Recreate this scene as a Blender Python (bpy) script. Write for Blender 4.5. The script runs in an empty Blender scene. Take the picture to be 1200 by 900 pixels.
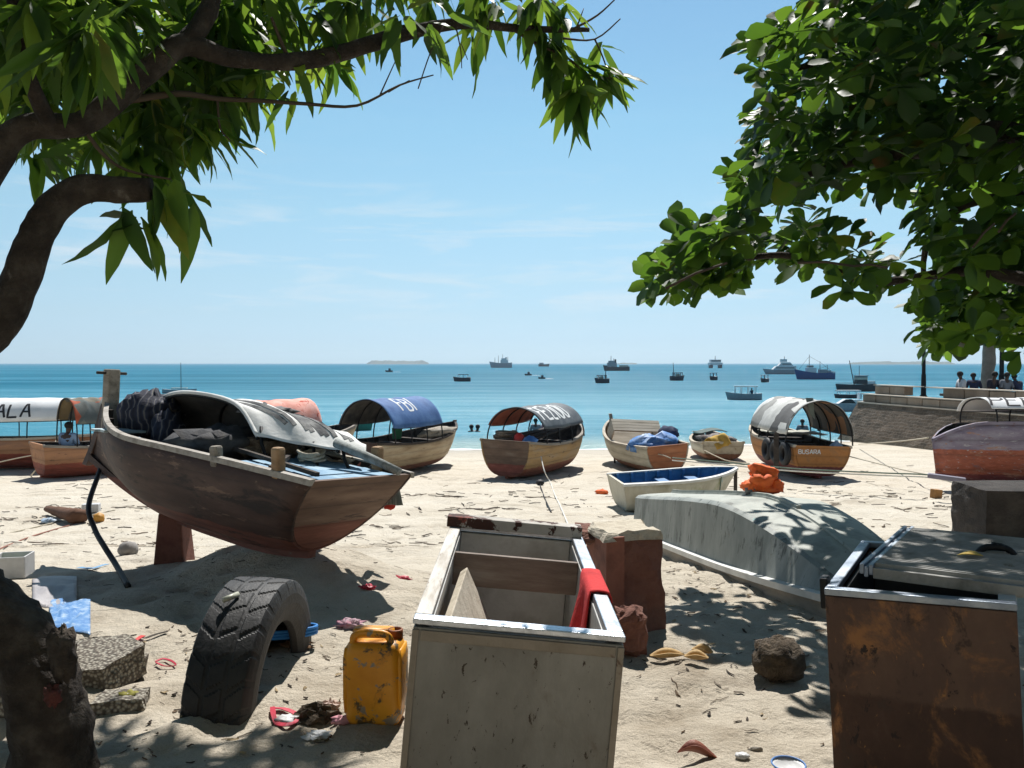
import bpy, math, random
import numpy as np
from mathutils import Vector, Matrix, Euler, noise
random.seed(7)
PI = math.pi
rad = math.radians
scn = bpy.context.scene
C = scn.collection
H, F, PITCH = 1.65, 950.0, math.atan(24/950)      # camera height, focal length (1200 px wide frame), downward pitch
SEA_Z = -1.5

# ------------------------------------------------------------------ terrain profile
_prof = [(-60,.2),(-8,.08),(3.6,0),(5,-.03),(6.5,-.14),(8,-.34),(10,-.62),(12,-.82),(20,-1.25),(26,-1.42),(29.6,-1.5),(36,-1.78),(60,-3.2),(200,-6)]
def _prof_z(y):
    for (a, za), (b, zb) in zip(_prof, _prof[1:]):
        if y <= b:
            k = min(max((y-a)/(b-a), 0), 1)
            return za+(zb-za)*k
    return _prof[-1][1]
def gz(x, y):
    z = (_prof_z(y-.5)+2*_prof_z(y)+_prof_z(y+.5))/4
    k = min(max((x-4)/9, 0), 1)*min(max((y-14)/10, 0), 1)
    if -5 < x < 1 and 4 < y < 10:               # sand heaped against the stern of the big boat
        dx, dy = x+1.92, y-6.9; u, v = -.777*dx+.629*dy, .629*dx+.777*dy
        z += .33*math.exp(-(u/1.15)**2-(v/.72)**2)
    return z+.13*k
def ray(px, py):
    u, v = (px-600)/F, (450-py)/F
    return Vector((u, math.cos(PITCH)+v*math.sin(PITCH), -math.sin(PITCH)+v*math.cos(PITCH)))
def P(px, py, Y):
    d = ray(px, py)
    return Vector((0, 0, H))+d*(Y/d.y)
def G(px, py):
    d = ray(px, py); t = .5
    while t < 400:
        p = Vector((0, 0, H))+d*t
        if p.z <= max(gz(p.x, p.y), SEA_Z): return p
        t *= 1.004
    return p
def on_ground(x, y, dz=0): return Vector((x, y, gz(x, y)+dz))

# ------------------------------------------------------------------ material helpers
class NT:
    def __init__(s, name):
        s.m = bpy.data.materials.new(name); s.m.use_nodes = True
        s.t = s.m.node_tree; s.n = s.t.nodes; s.l = s.t.links
        s.b = s.n['Principled BSDF']; s.out = s.n['Material Output']
        s.tc = s.n.new('ShaderNodeTexCoord')
    def new(s, t, **kw):
        n = s.n.new('ShaderNode'+t)
        for k, v in kw.items():
            if k in n.inputs: n.inputs[k].default_value = v
            else: setattr(n, k, v)
        return n
    def link(s, a, b): s.l.new(a, b)
    def mapping(s, scale=(1,1,1), rot=(0,0,0)):
        m = s.new('Mapping'); m.inputs['Scale'].default_value = scale; m.inputs['Rotation'].default_value = rot
        s.link(s.tc.outputs['Object'], m.inputs['Vector']); return m.outputs['Vector']
    def noise(s, vec, scale, detail=6, rough=.6, dist=0.):
        n = s.new('TexNoise'); n.inputs['Scale'].default_value = scale; n.inputs['Detail'].default_value = detail
        n.inputs['Roughness'].default_value = rough; n.inputs['Distortion'].default_value = dist
        s.link(vec, n.inputs['Vector']); return n.outputs['Fac']
    def ramp(s, fac, stops):
        r = s.new('ValToRGB'); e = r.color_ramp.elements
        while len(e) < len(stops): e.new(.5)
        for k, (p, c) in enumerate(stops):
            e[k].position = p; e[k].color = (*c, 1) if len(c) == 3 else c
        s.link(fac, r.inputs['Fac']); return r.outputs['Color']
    def mix(s, fac, a, b, mode='MIX'):
        m = s.new('Mix'); m.data_type = 'RGBA'; m.blend_type = mode
        for sock, val in ((m.inputs[0], fac), (m.inputs[6], a), (m.inputs[7], b)):
            if hasattr(val, 'is_output') or isinstance(val, bpy.types.NodeSocket): s.link(val, sock)
            elif isinstance(val, (int, float)): sock.default_value = val
            else: sock.default_value = (*val, 1) if len(val) == 3 else val
        return m.outputs[2]
    def math(s, op, a, b=0., clamp=False):
        m = s.new('Math'); m.operation = op; m.use_clamp = clamp
        for sock, val in ((m.inputs[0], a), (m.inputs[1], b)):
            if isinstance(val, (int, float)): sock.default_value = val
            else: s.link(val, sock)
        return m.outputs[0]
    def xyz(s):
        x = s.new('SeparateXYZ'); s.link(s.tc.outputs['Object'], x.inputs[0]); return x.outputs
    def step(s, val, lo, hi):
        m = s.new('MapRange'); m.interpolation_type = 'SMOOTHSTEP'
        m.inputs[1].default_value = lo; m.inputs[2].default_value = hi
        s.link(val, m.inputs[0]); return m.outputs[0]
    def bump(s, height, strength, dist=.01):
        b = s.new('Bump'); b.inputs['Strength'].default_value = strength; b.inputs['Distance'].default_value = dist
        s.link(height, b.inputs['Height']); s.link(b.outputs['Normal'], s.b.inputs['Normal'])

_mats = {}
def mat(name, cols, scale=4, rough=.8, bump=.4, bscale=40, bdist=.01, metal=0., stretch=(1,1,1), spots=(), band=(), seams=0, coat=0., spec=.4, detail=8, seam_axis=2):
    """weathered surface: cols blended by noise; spots (colour, scale, threshold, softness); band (z, colour) paint coats from the bottom up; seams per metre"""
    if name in _mats: return _mats[name]
    s = NT(name); vec = s.mapping(stretch)
    nz = s.noise(vec, scale, detail, .62)
    if len(cols) == 1: cols = [cols[0], tuple(c*.78 for c in cols[0])]
    col = s.ramp(nz, [(.32+.36*i/(len(cols)-1), c) for i, c in enumerate(cols)])
    if band:
        z = s.xyz()[2]
        jit = s.math('MULTIPLY', s.math('SUBTRACT', s.noise(vec, 9, 6, .7), .5), .09)
        zz = s.math('ADD', z, jit)
        for zt, c in band:                      # colour c lies below height zt
            f = s.step(zz, zt+.012, zt-.012)
            tone = s.ramp(s.noise(vec, 7, 8, .65), [(.3, tuple(x*.7 for x in c)), (.55, c), (.75, tuple(min(1, x*1.25+.02) for x in c))])
            col = s.mix(f, col, tone)
    for c, sc, thr, soft in spots:
        f = s.step(s.noise(s.mapping(stretch, (0, 0, .7)), sc, 7, .68, .4), thr, thr+soft)
        col = s.mix(f, col, c)
    h = s.noise(vec, bscale, 5, .6)
    if seams:
        z = s.xyz()[seam_axis]
        sn = s.math('POWER', s.math('ABSOLUTE', s.math('SINE', s.math('MULTIPLY', z, seams*PI))), .12)
        col = s.mix(s.math('SUBTRACT', 1., sn, True), col, (.015, .011, .009))
        h = s.math('ADD', s.math('MULTIPLY', h, .5), sn)
    s.link(col, s.b.inputs['Base Color'])
    s.b.inputs['Roughness'].default_value = rough; s.b.inputs['Metallic'].default_value = metal
    s.b.inputs['Specular IOR Level'].default_value = spec
    if coat: s.b.inputs['Coat Weight'].default_value = coat
    s.bump(h, bump, bdist)
    _mats[name] = s.m; return s.m
def plain(name, c, rough=.7, metal=0., var=.75):
    return mat(name, [c, tuple(x*var for x in c)], scale=6, rough=rough, metal=metal, bump=.15)

# ------------------------------------------------------------------ mesh helpers
class MB:
    def __init__(s): s.v, s.f, s.mi = [], [], []
    def add(s, verts, faces, m=0):
        o = len(s.v); s.v += [tuple(p) for p in verts]
        s.f += [tuple(i+o for i in f) for f in faces]; s.mi += [m]*len(faces); return s
    def box(s, c, size, rot=None, m=0, taper=1.):
        hx, hy, hz = (d/2 for d in size); R = rot or Matrix.Identity(3); c = Vector(c); vs = []
        for z in (-1, 1):
            k = taper if z > 0 else 1.
            for x, y in ((-1,-1),(1,-1),(1,1),(-1,1)): vs.append(c+R@Vector((x*hx*k, y*hy*k, z*hz)))
        return s.add(vs, [(3,2,1,0),(4,5,6,7),(0,1,5,4),(1,2,6,5),(2,3,7,6),(3,0,4,7)], m)
    def bar(s, a, b, w, h, up=(0,0,1), m=0):
        a, b = Vector(a), Vector(b); d = (b-a); L = d.length; d.normalize()
        sd = d.cross(Vector(up)); sd = sd.normalized() if sd.length > 1e-5 else Vector((1,0,0)); u = sd.cross(d)
        R = Matrix((d, -sd, u)).transposed()
        return s.box((a+b)/2, (L, w, h), R, m)
    def loft(s, rings, closed=True, caps=True, m=0):
        n = len(rings[0]); vs = [p for r in rings for p in r]; fs = []
        for i in range(len(rings)-1):
            for j in range(n if closed else n-1):
                k = (j+1) % n
                fs.append((i*n+j, i*n+k, (i+1)*n+k, (i+1)*n+j))
        if caps and closed:
            fs.append(tuple(range(n-1, -1, -1))); fs.append(tuple((len(rings)-1)*n+j for j in range(n)))
        return s.add(vs, fs, m)
    def tube(s, pts, r, n=8, caps=True, m=0, rough=0., seed=0, flat=1.):
        pts = [Vector(p) for p in pts]; N = len(pts)
        rs = r if isinstance(r, (list, tuple)) else [r]*N
        rings = []; up = None
        for i, p in enumerate(pts):
            d = (pts[min(i+1, N-1)]-pts[max(i-1, 0)])
            d = d.normalized() if d.length > 1e-9 else Vector((0,0,1))
            if up is None:
                up = Vector((0,0,1)) if abs(d.z) < .9 else Vector((0,1,0))
            sd = d.cross(up)
            sd = sd.normalized() if sd.length > 1e-6 else Vector((1,0,0)); up = sd.cross(d).normalized()
            ring = []
            for k in range(n):
                a = 2*PI*k/n; rr = rs[i]
                q = sd*math.cos(a)+up*math.sin(a)*flat
                if rough: rr *= 1+rough*(noise.noise(p*7+q*1.3+Vector((seed,0,0)))+.6*noise.noise(p*22+q*2.7))
                ring.append(p+q*rr)
            rings.append(ring)
        return s.loft(rings, True, caps, m)
    def lathe(s, prof, c=(0,0,0), n=20, R=None, m=0, caps=True):
        R = R or Matrix.Identity(3); c = Vector(c)
        rings = [[c+R@Vector((r*math.cos(2*PI*k/n), r*math.sin(2*PI*k/n), z)) for k in range(n)] for r, z in prof]
        return s.loft(rings, True, caps, m)
    def grid(s, fn, nu, nv, m=0, thick=0.):
        """surface fn(u, v); with thick a closed sheet"""
        top = [[Vector(fn(i/nu, j/nv)) for j in range(nv+1)] for i in range(nu+1)]
        fs = []; W = nv+1
        for i in range(nu):
            for j in range(nv): fs.append((i*W+j, (i+1)*W+j, (i+1)*W+j+1, i*W+j+1))
        vs = [p for r in top for p in r]
        if thick:
            nrm = [Vector((0,0,0)) for _ in vs]
            for f in fs:
                nn = (vs[f[2]]-vs[f[0]]).cross(vs[f[3]]-vs[f[1]])
                for q in f: nrm[q] += nn
            N = len(vs); vs2 = [p-(n_.normalized() if n_.length > 1e-12 else Vector((0,0,1)))*thick for p, n_ in zip(vs, nrm)]
            fs2 = [tuple(N+i for i in reversed(f)) for f in fs]
            edge = [(i*W, ) for i in range(nu+1)]
            loop = [j for j in range(W)]+[i*W+nv for i in range(1, nu+1)]+[nu*W+j for j in range(nv-1, -1, -1)]+[i*W for i in range(nu-1, 0, -1)]
            side = []
            for a, b in zip(loop, loop[1:]+loop[:1]): side.append((a, b, N+b, N+a))
            vs = vs+vs2; fs = fs+fs2+side
        return s.add(vs, fs, m)
    def blob(s, c, size, n=14, k=9, amp=.12, freq=2.2, seed=0, R=None, m=0, sq=1.):
        """closed lump; sq below 1 makes it blockier"""
        c = Vector(c); R = R or Matrix.Identity(3); rings = []
        for i in range(k+1):
            t = PI*min(max(i/k, .02), .98); ring = []
            for j in range(n):
                a = 2*PI*j/n
                d = Vector((math.sin(t)*math.cos(a), math.sin(t)*math.sin(a), -math.cos(t)))
                e = Vector([math.copysign(abs(x)**sq, x) for x in d])
                w = 1+amp*(noise.noise(d*freq+Vector((seed*3.7, seed, 0)))+.5*noise.noise(d*freq*2.6+Vector((0, seed*2.1, 5))))
                ring.append(c+R@Vector((e.x*size[0]*w, e.y*size[1]*w, e.z*size[2]*w)))
            rings.append(ring)
        return s.loft(rings, True, True, m)
    def build(s, name, mats, parent=None, smooth=False, world=False, bevel=0., sub=0):
        vs = s.v
        if world and parent is not None:
            inv = ROOTM[parent.name].inverted(); vs = [tuple(inv@Vector(p)) for p in vs]
        me = bpy.data.meshes.new(name); me.from_pydata(vs, [], s.f)
        for m_ in (mats if isinstance(mats, (list, tuple)) else [mats]): me.materials.append(m_)
        me.polygons.foreach_set('material_index', s.mi)
        if smooth: me.polygons.foreach_set('use_smooth', [True]*len(s.f))
        me.validate(); me.update()
        o = bpy.data.objects.new(name, me); C.objects.link(o)
        if parent is not None:
            o.parent = parent
            ROOTM[o.name] = ROOTM.get(parent.name, Matrix.Identity(4))
        if bevel:
            b = o.modifiers.new('bevel', 'BEVEL'); b.width = bevel; b.segments = 2; b.limit_method = 'ANGLE'; b.angle_limit = rad(40)
        if sub:
            b = o.modifiers.new('sub', 'SUBSURF'); b.levels = sub; b.render_levels = sub
        return o
ROOTM = {}
def thing(name, label, cat, loc=(0,0,0), rot=(0,0,0), group=None):
    o = bpy.data.objects.new(name, None); C.objects.link(o)
    o.location = loc; o.rotation_euler = rot; o.empty_display_size = .1
    o['label'] = label; o['category'] = cat
    if group: o['group'] = group
    ROOTM[o.name] = Matrix.Translation(Vector(loc)) @ Euler(rot).to_matrix().to_4x4()
    return o
def tag(o, label, cat, group=None):
    o['label'] = label; o['category'] = cat
    if group: o['group'] = group
    return o
def kind(o, k, label=None):
    o['kind'] = k
    if label: o['label'] = label
    return o
def single(mb, name, label, cat, m, group=None, origin=None, **kw):
    """a thing that is one mesh, given in world coordinates, origin moved to its base"""
    vs = np.array(mb.v); base = Vector(origin) if origin else Vector((vs[:,0].mean(), vs[:,1].mean(), vs[:,2].min()))
    mb.v = [tuple(Vector(p)-base) for p in mb.v]
    o = mb.build(name, m, None, **kw); o.location = base
    return tag(o, label, cat, group)
def catmull(pts, n=6):
    pts = [Vector(p) for p in pts]; out = []
    for i in range(len(pts)-1):
        p0, p1, p2, p3 = pts[max(i-1, 0)], pts[i], pts[i+1], pts[min(i+2, len(pts)-1)]
        for k in range(n):
            t = k/n
            out.append(.5*((2*p1)+(p2-p0)*t+(2*p0-5*p1+4*p2-p3)*t*t+(3*p1-p0-3*p2+p3)*t**3))
    return out+[pts[-1]]
def lerp_list(vals, n):
    out = []
    for a, b in zip(vals, vals[1:]): out += [a+(b-a)*k/n for k in range(n)]
    return out+[vals[-1]]
def sag(a, b, drop, n=14):
    a, b = Vector(a), Vector(b)
    return [a.lerp(b, i/n)-Vector((0, 0, drop*4*(i/n)*(1-i/n))) for i in range(n+1)]

# ------------------------------------------------------------------ hand-painted stroke lettering
GL = {
 'A': [[(0,0),(.42,1),(.58,1),(1,0)],[(.2,.4),(.8,.4)]], 'B': [[(0,0),(0,1),(.7,1),(.9,.85),(.9,.65),(.7,.53),(0,.53)],[(.7,.53),(1,.38),(1,.15),(.75,0),(0,0)]],
 'E': [[(1,1),(0,1),(0,0),(1,0)],[(0,.52),(.75,.52)]], 'F': [[(1,1),(0,1),(0,0)],[(0,.52),(.75,.52)]],
 'H': [[(0,0),(0,1)],[(1,0),(1,1)],[(0,.5),(1,.5)]], 'I': [[(.5,0),(.5,1)]], 'K': [[(0,0),(0,1)],[(1,1),(0,.45),(1,0)]],
 'L': [[(0,1),(0,0),(.95,0)]], 'N': [[(0,0),(0,1),(1,0),(1,1)]], 'O': [[(.3,0),(0,.25),(0,.75),(.3,1),(.7,1),(1,.75),(1,.25),(.7,0),(.3,0)]],
 'P': [[(0,0),(0,1),(.75,1),(1,.85),(1,.6),(.75,.47),(0,.47)]], 'R': [[(0,0),(0,1),(.75,1),(1,.85),(1,.6),(.75,.47),(0,.47)],[(.5,.47),(1,0)]],
 'S': [[(1,.85),(.75,1),(.25,1),(0,.82),(.1,.6),(.9,.42),(1,.2),(.75,0),(.2,0),(0,.15)]], 'T': [[(0,1),(1,1)],[(.5,1),(.5,0)]],
 'U': [[(0,1),(0,.2),(.25,0),(.75,0),(1,.2),(1,1)]], 'Z': [[(0,1),(1,1),(0,0),(1,0)]], 'M': [[(0,0),(.05,1),(.5,.3),(.95,1),(1,0)]], ' ': [], '/': [[(0,0),(1,1)]],
}
def letters(mb, text, fn, x0, y0, w, h, gap, stroke, slant=0., m=0, depth=.004):
    """fn(x, y) -> (point, normal); raised ribbons on that surface"""
    x = x0
    for ch in text:
        ww = w*(.35 if ch == 'I' else 1)
        for pl in GL[ch]:
            pts = []
            for (a, b) in zip(pl, pl[1:]):
                n = max(2, int(math.dist((a[0]*ww, a[1]*h), (b[0]*ww, b[1]*h))/max(stroke*.7, .03)))
                pts += [(a[0]+(b[0]-a[0])*k/n, a[1]+(b[1]-a[1])*k/n) for k in range(n)]
            pts.append(pl[-1])
            q = [(x+px*ww+slant*py*h, y0+py*h) for px, py in pts]
            L, R_ = [], []
            for i in range(len(q)):
                ax, ay = q[max(i-1, 0)]; bx, by = q[min(i+1, len(q)-1)]
                dx, dy = bx-ax, by-ay; dl = math.hypot(dx, dy) or 1
                nx, ny = -dy/dl*stroke/2, dx/dl*stroke/2
                L.append((q[i][0]+nx, q[i][1]+ny)); R_.append((q[i][0]-nx, q[i][1]-ny))
            rings = []
            for l, r in zip(L, R_):
                pl_, nl = fn(*l); pr, nr = fn(*r)
                rings.append([pl_+nl*depth, pr+nr*depth, pr-nr*.001, pl_-nl*.001])
            mb.loft(rings, True, True, m)
        x += ww+gap
    return mb
# ------------------------------------------------------------------ camera, world, sun
cam = bpy.data.cameras.new('camera'); camo = bpy.data.objects.new('camera', cam); C.objects.link(camo)
cam.sensor_width = 36; cam.lens = 36*F/1200; cam.clip_start = .05; cam.clip_end = 60000
camo.location = (0, 0, H); camo.rotation_euler = (PI/2-PITCH, 0, 0); scn.camera = camo
SUN_AZ, SUN_EL = rad(7), rad(55)
sunv = Vector((math.sin(SUN_AZ)*math.cos(SUN_EL), math.cos(SUN_AZ)*math.cos(SUN_EL), math.sin(SUN_EL)))
sl = bpy.data.lights.new('sun', 'SUN'); sl.energy = 5.0; sl.angle = rad(.53); sl.color = (1, .972, .925)
so = bpy.data.objects.new('sun', sl); C.objects.link(so); so.rotation_euler = (-sunv).to_track_quat('-Z', 'Y').to_euler(); so.location = (0, 0, 40)
w = bpy.data.worlds.new('World'); scn.world = w; w.use_nodes = True
nt = w.node_tree; bg = nt.nodes['Background']
sky = nt.nodes.new('ShaderNodeTexSky'); sky.sky_type = 'NISHITA'; sky.sun_disc = False
sky.sun_elevation = SUN_EL; sky.sun_rotation = SUN_AZ; sky.altitude = 0; sky.air_density = 1.15; sky.dust_density = 0; sky.ozone_density = 5.5
tc = nt.nodes.new('ShaderNodeTexCoord'); sep = nt.nodes.new('ShaderNodeSeparateXYZ'); nt.links.new(tc.outputs['Generated'], sep.inputs[0])
mp = nt.nodes.new('ShaderNodeMapping'); mp.inputs['Scale'].default_value = (3.2, 3.2, 26); nt.links.new(tc.outputs['Generated'], mp.inputs['Vector'])
cn = nt.nodes.new('ShaderNodeTexNoise'); cn.inputs['Scale'].default_value = 1.6; cn.inputs['Detail'].default_value = 9; cn.inputs['Roughness'].default_value = .62
cn.inputs['Distortion'].default_value = .5
nt.links.new(mp.outputs[0], cn.inputs['Vector'])
cr = nt.nodes.new('ShaderNodeValToRGB'); cr.color_ramp.elements[0].position = .50; cr.color_ramp.elements[1].position = .70
cr.color_ramp.elements[1].color = (.55, .55, .55, 1)
nt.links.new(cn.outputs['Fac'], cr.inputs['Fac'])
br = nt.nodes.new('ShaderNodeValToRGB'); e = br.color_ramp.elements       # clouds thin out with height above the horizon
e[0].position = .03; e[0].color = (0, 0, 0, 1); e[1].position = .08; e[1].color = (1, 1, 1, 1)
for p_, c_ in ((.17, .8), (.24, .05), (.42, .05), (.5, .35)):
    q = e.new(p_); q.color = (c_, c_, c_, 1)
nt.links.new(sep.outputs['Z'], br.inputs['Fac'])
mm = nt.nodes.new('ShaderNodeMath'); mm.operation = 'MULTIPLY'; nt.links.new(cr.outputs['Color'], mm.inputs[0]); nt.links.new(br.outputs['Color'], mm.inputs[1])
hz = nt.nodes.new('ShaderNodeValToRGB'); e = hz.color_ramp.elements      # sky tint by height; unseen zenith darkened to lower the fill light
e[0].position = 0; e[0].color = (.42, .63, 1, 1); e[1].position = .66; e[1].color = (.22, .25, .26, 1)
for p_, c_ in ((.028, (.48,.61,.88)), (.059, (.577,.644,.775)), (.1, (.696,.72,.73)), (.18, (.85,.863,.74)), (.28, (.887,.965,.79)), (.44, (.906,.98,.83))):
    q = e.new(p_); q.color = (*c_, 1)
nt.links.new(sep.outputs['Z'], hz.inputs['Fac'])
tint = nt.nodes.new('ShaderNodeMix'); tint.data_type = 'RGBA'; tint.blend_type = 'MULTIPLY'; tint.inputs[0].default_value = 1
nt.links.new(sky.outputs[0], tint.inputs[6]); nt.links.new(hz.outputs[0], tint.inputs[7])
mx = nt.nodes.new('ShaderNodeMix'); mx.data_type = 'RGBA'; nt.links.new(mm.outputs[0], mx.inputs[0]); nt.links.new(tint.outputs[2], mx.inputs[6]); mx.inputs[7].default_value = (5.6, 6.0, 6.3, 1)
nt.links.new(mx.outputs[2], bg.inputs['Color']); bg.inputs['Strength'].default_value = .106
vs = scn.view_settings; vs.view_transform = 'Standard'; vs.look = 'None'; vs.exposure = .45; vs.gamma = 1; vs.use_curve_mapping = False
scn.cycles.max_bounces = 8; scn.cycles.transparent_max_bounces = 8; scn.cycles.caustics_reflective = False; scn.cycles.caustics_refractive = False
scn.cycles.use_denoising = True

# ------------------------------------------------------------------ sand beach
def sand_mat():
    s = NT('sand'); x, y, z = s.xyz()
    v1 = s.mapping((1,1,1))
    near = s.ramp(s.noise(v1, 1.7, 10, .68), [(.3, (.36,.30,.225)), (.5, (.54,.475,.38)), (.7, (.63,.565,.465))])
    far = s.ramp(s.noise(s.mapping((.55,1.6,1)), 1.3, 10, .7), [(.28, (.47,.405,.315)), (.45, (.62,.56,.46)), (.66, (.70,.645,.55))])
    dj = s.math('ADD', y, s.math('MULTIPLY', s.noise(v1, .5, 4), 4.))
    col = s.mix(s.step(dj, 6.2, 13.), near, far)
    dirt = s.step(s.noise(s.mapping((.8,1.5,1)), .9, 9, .72, .6), .54, .68); col = s.mix(s.math('MULTIPLY', dirt, .5), col, (.25,.20,.15))
    grain = s.noise(v1, 160, 3, .7)
    col = s.mix(.55, col, s.ramp(grain, [(.3, (.35,.33,.31)), (.52, (.9,.89,.87)), (.72, (1,1,1))]), 'MULTIPLY')
    flk = s.step(s.noise(s.mapping((.8,2.2,1)), 26, 5, .75), .655, .70)       # dark specks of weed and bark
    col = s.mix(s.math('MULTIPLY', flk, .7), col, (.10,.075,.05))
    wet = s.step(s.math('ADD', z, s.math('MULTIPLY', s.noise(v1, .35, 5), .1)), -1.37, -1.45)
    col = s.mix(wet, col, (.42,.36,.275))
    s.link(col, s.b.inputs['Base Color'])
    rg = s.math('SUBTRACT', .93, s.math('MULTIPLY', wet, .5)); s.link(rg, s.b.inputs['Roughness']); s.b.inputs['Specular IOR Level'].default_value = .25
    h = s.math('ADD', s.math('MULTIPLY', s.noise(v1, 9, 8, .65), 1.), s.math('MULTIPLY', s.noise(v1, 38, 6, .7), .35))
    s.bump(h, .9, .06)
    return s.m
def sand_dz(x, y):
    k = min(1, max(0, (y+2)/3))
    d = noise.noise(Vector((x*.9, y*.9, 3)))*.045+noise.noise(Vector((x*2.6, y*2.6, 9)))*.034
    f = noise.noise(Vector((x*5.2, y*4.6, 1)))
    d += -.036*max(0, f-.10)/.5
    d += .008*noise.noise(Vector((x*14, y*13, 2)))
    if y < 16:
        q = noise.voronoi(Vector((x*2.3+.2*noise.noise(Vector((x*3,y*3,0))), y*1.7, 4)))[0][0]       # trodden footprints
        d -= .045*max(0, 1-(q/.34)**2)*min(1, max(0, noise.noise(Vector((x*.5, y*.5, 8)))+.45)*1.6)
    if y > 22: d *= max(0, 1-(y-22)/7)
    return d*k
ys = [-30, -12, -5, -2, 0, .8, 1.5]
yv = 2.0
while yv < 40: ys.append(yv); yv *= 1.0125
ys += [42, 46, 55, 70]
NX = 330; sv, sf = [], []
for yv in ys:
    half = max(14, min(42, 6+abs(yv)*1.25))
    for i in range(NX+1):
        t = i/NX*2-1; xx = half*(.55*t+.45*t**3)+ (0 if yv < 10 else 1.5)
        sv.append((xx, yv, gz(xx, yv)+sand_dz(xx, yv)))
W1 = NX+1
for j in range(len(ys)-1):
    for i in range(NX): sf.append((j*W1+i, j*W1+i+1, (j+1)*W1+i+1, (j+1)*W1+i))
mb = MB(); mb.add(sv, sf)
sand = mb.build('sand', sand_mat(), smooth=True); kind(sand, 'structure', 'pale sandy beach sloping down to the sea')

# ------------------------------------------------------------------ sea
def sea_mat():
    s = NT('sea'); x, y, z = s.xyz()
    big = s.noise(s.mapping((.004,.05,1)), 1., 6, .65, .4)
    mid = s.noise(s.mapping((.05,.5,1)), 1., 6, .68)
    fine = s.noise(s.mapping((.22,1.7,1)), 1., 5, .68)
    t = s.math('ADD', s.math('ADD', s.math('MULTIPLY', big, .5), s.math('MULTIPLY', mid, .28)), s.math('MULTIPLY', fine, .22))
    deep = s.ramp(t, [(.41, (.010,.112,.185)), (.5, (.024,.156,.238)), (.59, (.07,.235,.33))])
    shal = s.ramp(t, [(.40, (.035,.18,.255)), (.5, (.07,.245,.335)), (.60, (.15,.34,.425))])
    col = s.mix(s.step(y, 130, 34), deep, shal)
    col = s.mix(s.step(y, 37, 30), col, (.22,.33,.33))
    df = s.new('BsdfDiffuse'); s.link(col, df.inputs['Color']); gl = s.new('BsdfGlossy'); gl.inputs['Roughness'].default_value = .22
    ms = s.new('MixShader'); ms.inputs[0].default_value = .05; s.link(df.outputs[0], ms.inputs[1]); s.link(gl.outputs[0], ms.inputs[2]); s.link(ms.outputs[0], s.out.inputs['Surface'])
    h1 = s.noise(s.mapping((.45,1.5,1)), 1.2, 5, .62, .3); h2 = s.noise(s.mapping((2.,5.,1)), 1.3, 4, .6)
    h = s.math('ADD', s.math('MULTIPLY', h1, 1.), s.math('MULTIPLY', h2, .3))
    bm = s.new('Bump'); bm.inputs['Strength'].default_value = 1.; bm.inputs['Distance'].default_value = .3; s.link(h, bm.inputs['Height']); s.link(bm.outputs[0], df.inputs['Normal']); s.link(bm.outputs[0], gl.inputs['Normal'])
    return s.m
R_ = 30000
mb = MB(); rows = [27, 32, 38, 50, 80, 150, 400, 1500, 6000, R_]
vsx = []
for yv in rows:
    hw = max(60, yv*1.6)
    for i in range(9): vsx.append((hw*(i/4-1), yv, SEA_Z))
mb.add(vsx, [(j*9+i, j*9+i+1, (j+1)*9+i+1, (j+1)*9+i) for j in range(len(rows)-1) for i in range(8)])
kind(mb.build('sea', sea_mat()), 'structure', 'calm turquoise sea reaching the horizon')
# foam along the water's edge
def shore_y(x):
    y = 26.
    while gz(x, y) > SEA_Z: y += .05
    return y
mb = MB(); top = []
for i in range(161):
    x = -22+i*.25; y = shore_y(x)+.25*noise.noise(Vector((x*.35, 0, 4)))
    wd = .10+.22*abs(noise.noise(Vector((x*.8, 7, 4))))
    top.append([(x, y-wd, SEA_Z+.012), (x, y, SEA_Z+.03), (x, y+wd*1.5, SEA_Z+.008)])
mb.loft([[Vector(p) for p in r] for r in top], False, False)
kind(mb.build('sea_foam', plain('foam_white', (.85,.87,.86), .6, var=.95), smooth=True), 'stuff', 'thin line of white foam at the water edge')

# ------------------------------------------------------------------ low islands on the horizon
isl = mat('island_scrub', [(.025,.04,.022), (.04,.06,.03), (.07,.075,.05)], scale=.02, bump=0)
def island(x0, x1, Y, hmax, seed, label, depth=200, sandy=False):
    mb = MB(); n = 60; rings = []
    for i in range(n+1):
        t = i/n; x = x0+(x1-x0)*t
        env = min(1, t*9, (1-t)*9)**.6
        h = hmax*env*(.72+.5*abs(noise.noise(Vector((t*14, seed, 0))))+.35*noise.noise(Vector((t*60, seed, 3))))
        rings.append([Vector((x, Y-depth/2*env-1, SEA_Z-1)), Vector((x, Y-depth*.42*env, SEA_Z+h*.25)), Vector((x, Y-depth*.25*env, SEA_Z+h)), Vector((x, Y+depth*.3*env, SEA_Z+h*.9)), Vector((x, Y+depth/2*env+1, SEA_Z-1))])
    mb.loft(rings, True, True)
    o = mb.build('island', isl, smooth=False); kind(o, 'structure', label)
s_ = 3600/F
island(-170*s_, -97*s_, 3600, 5.0*s_, 2, 'small flat wooded island on the horizon')
s_ = 3000/F
island(395*s_, 517*s_, 3000, 3.6*s_, 5, 'long low wooded island on the horizon behind the blue trawler')
island(137*s_, 160*s_, 3300, 2.0*s_, 8, 'tiny far islet behind the freighter')
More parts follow.
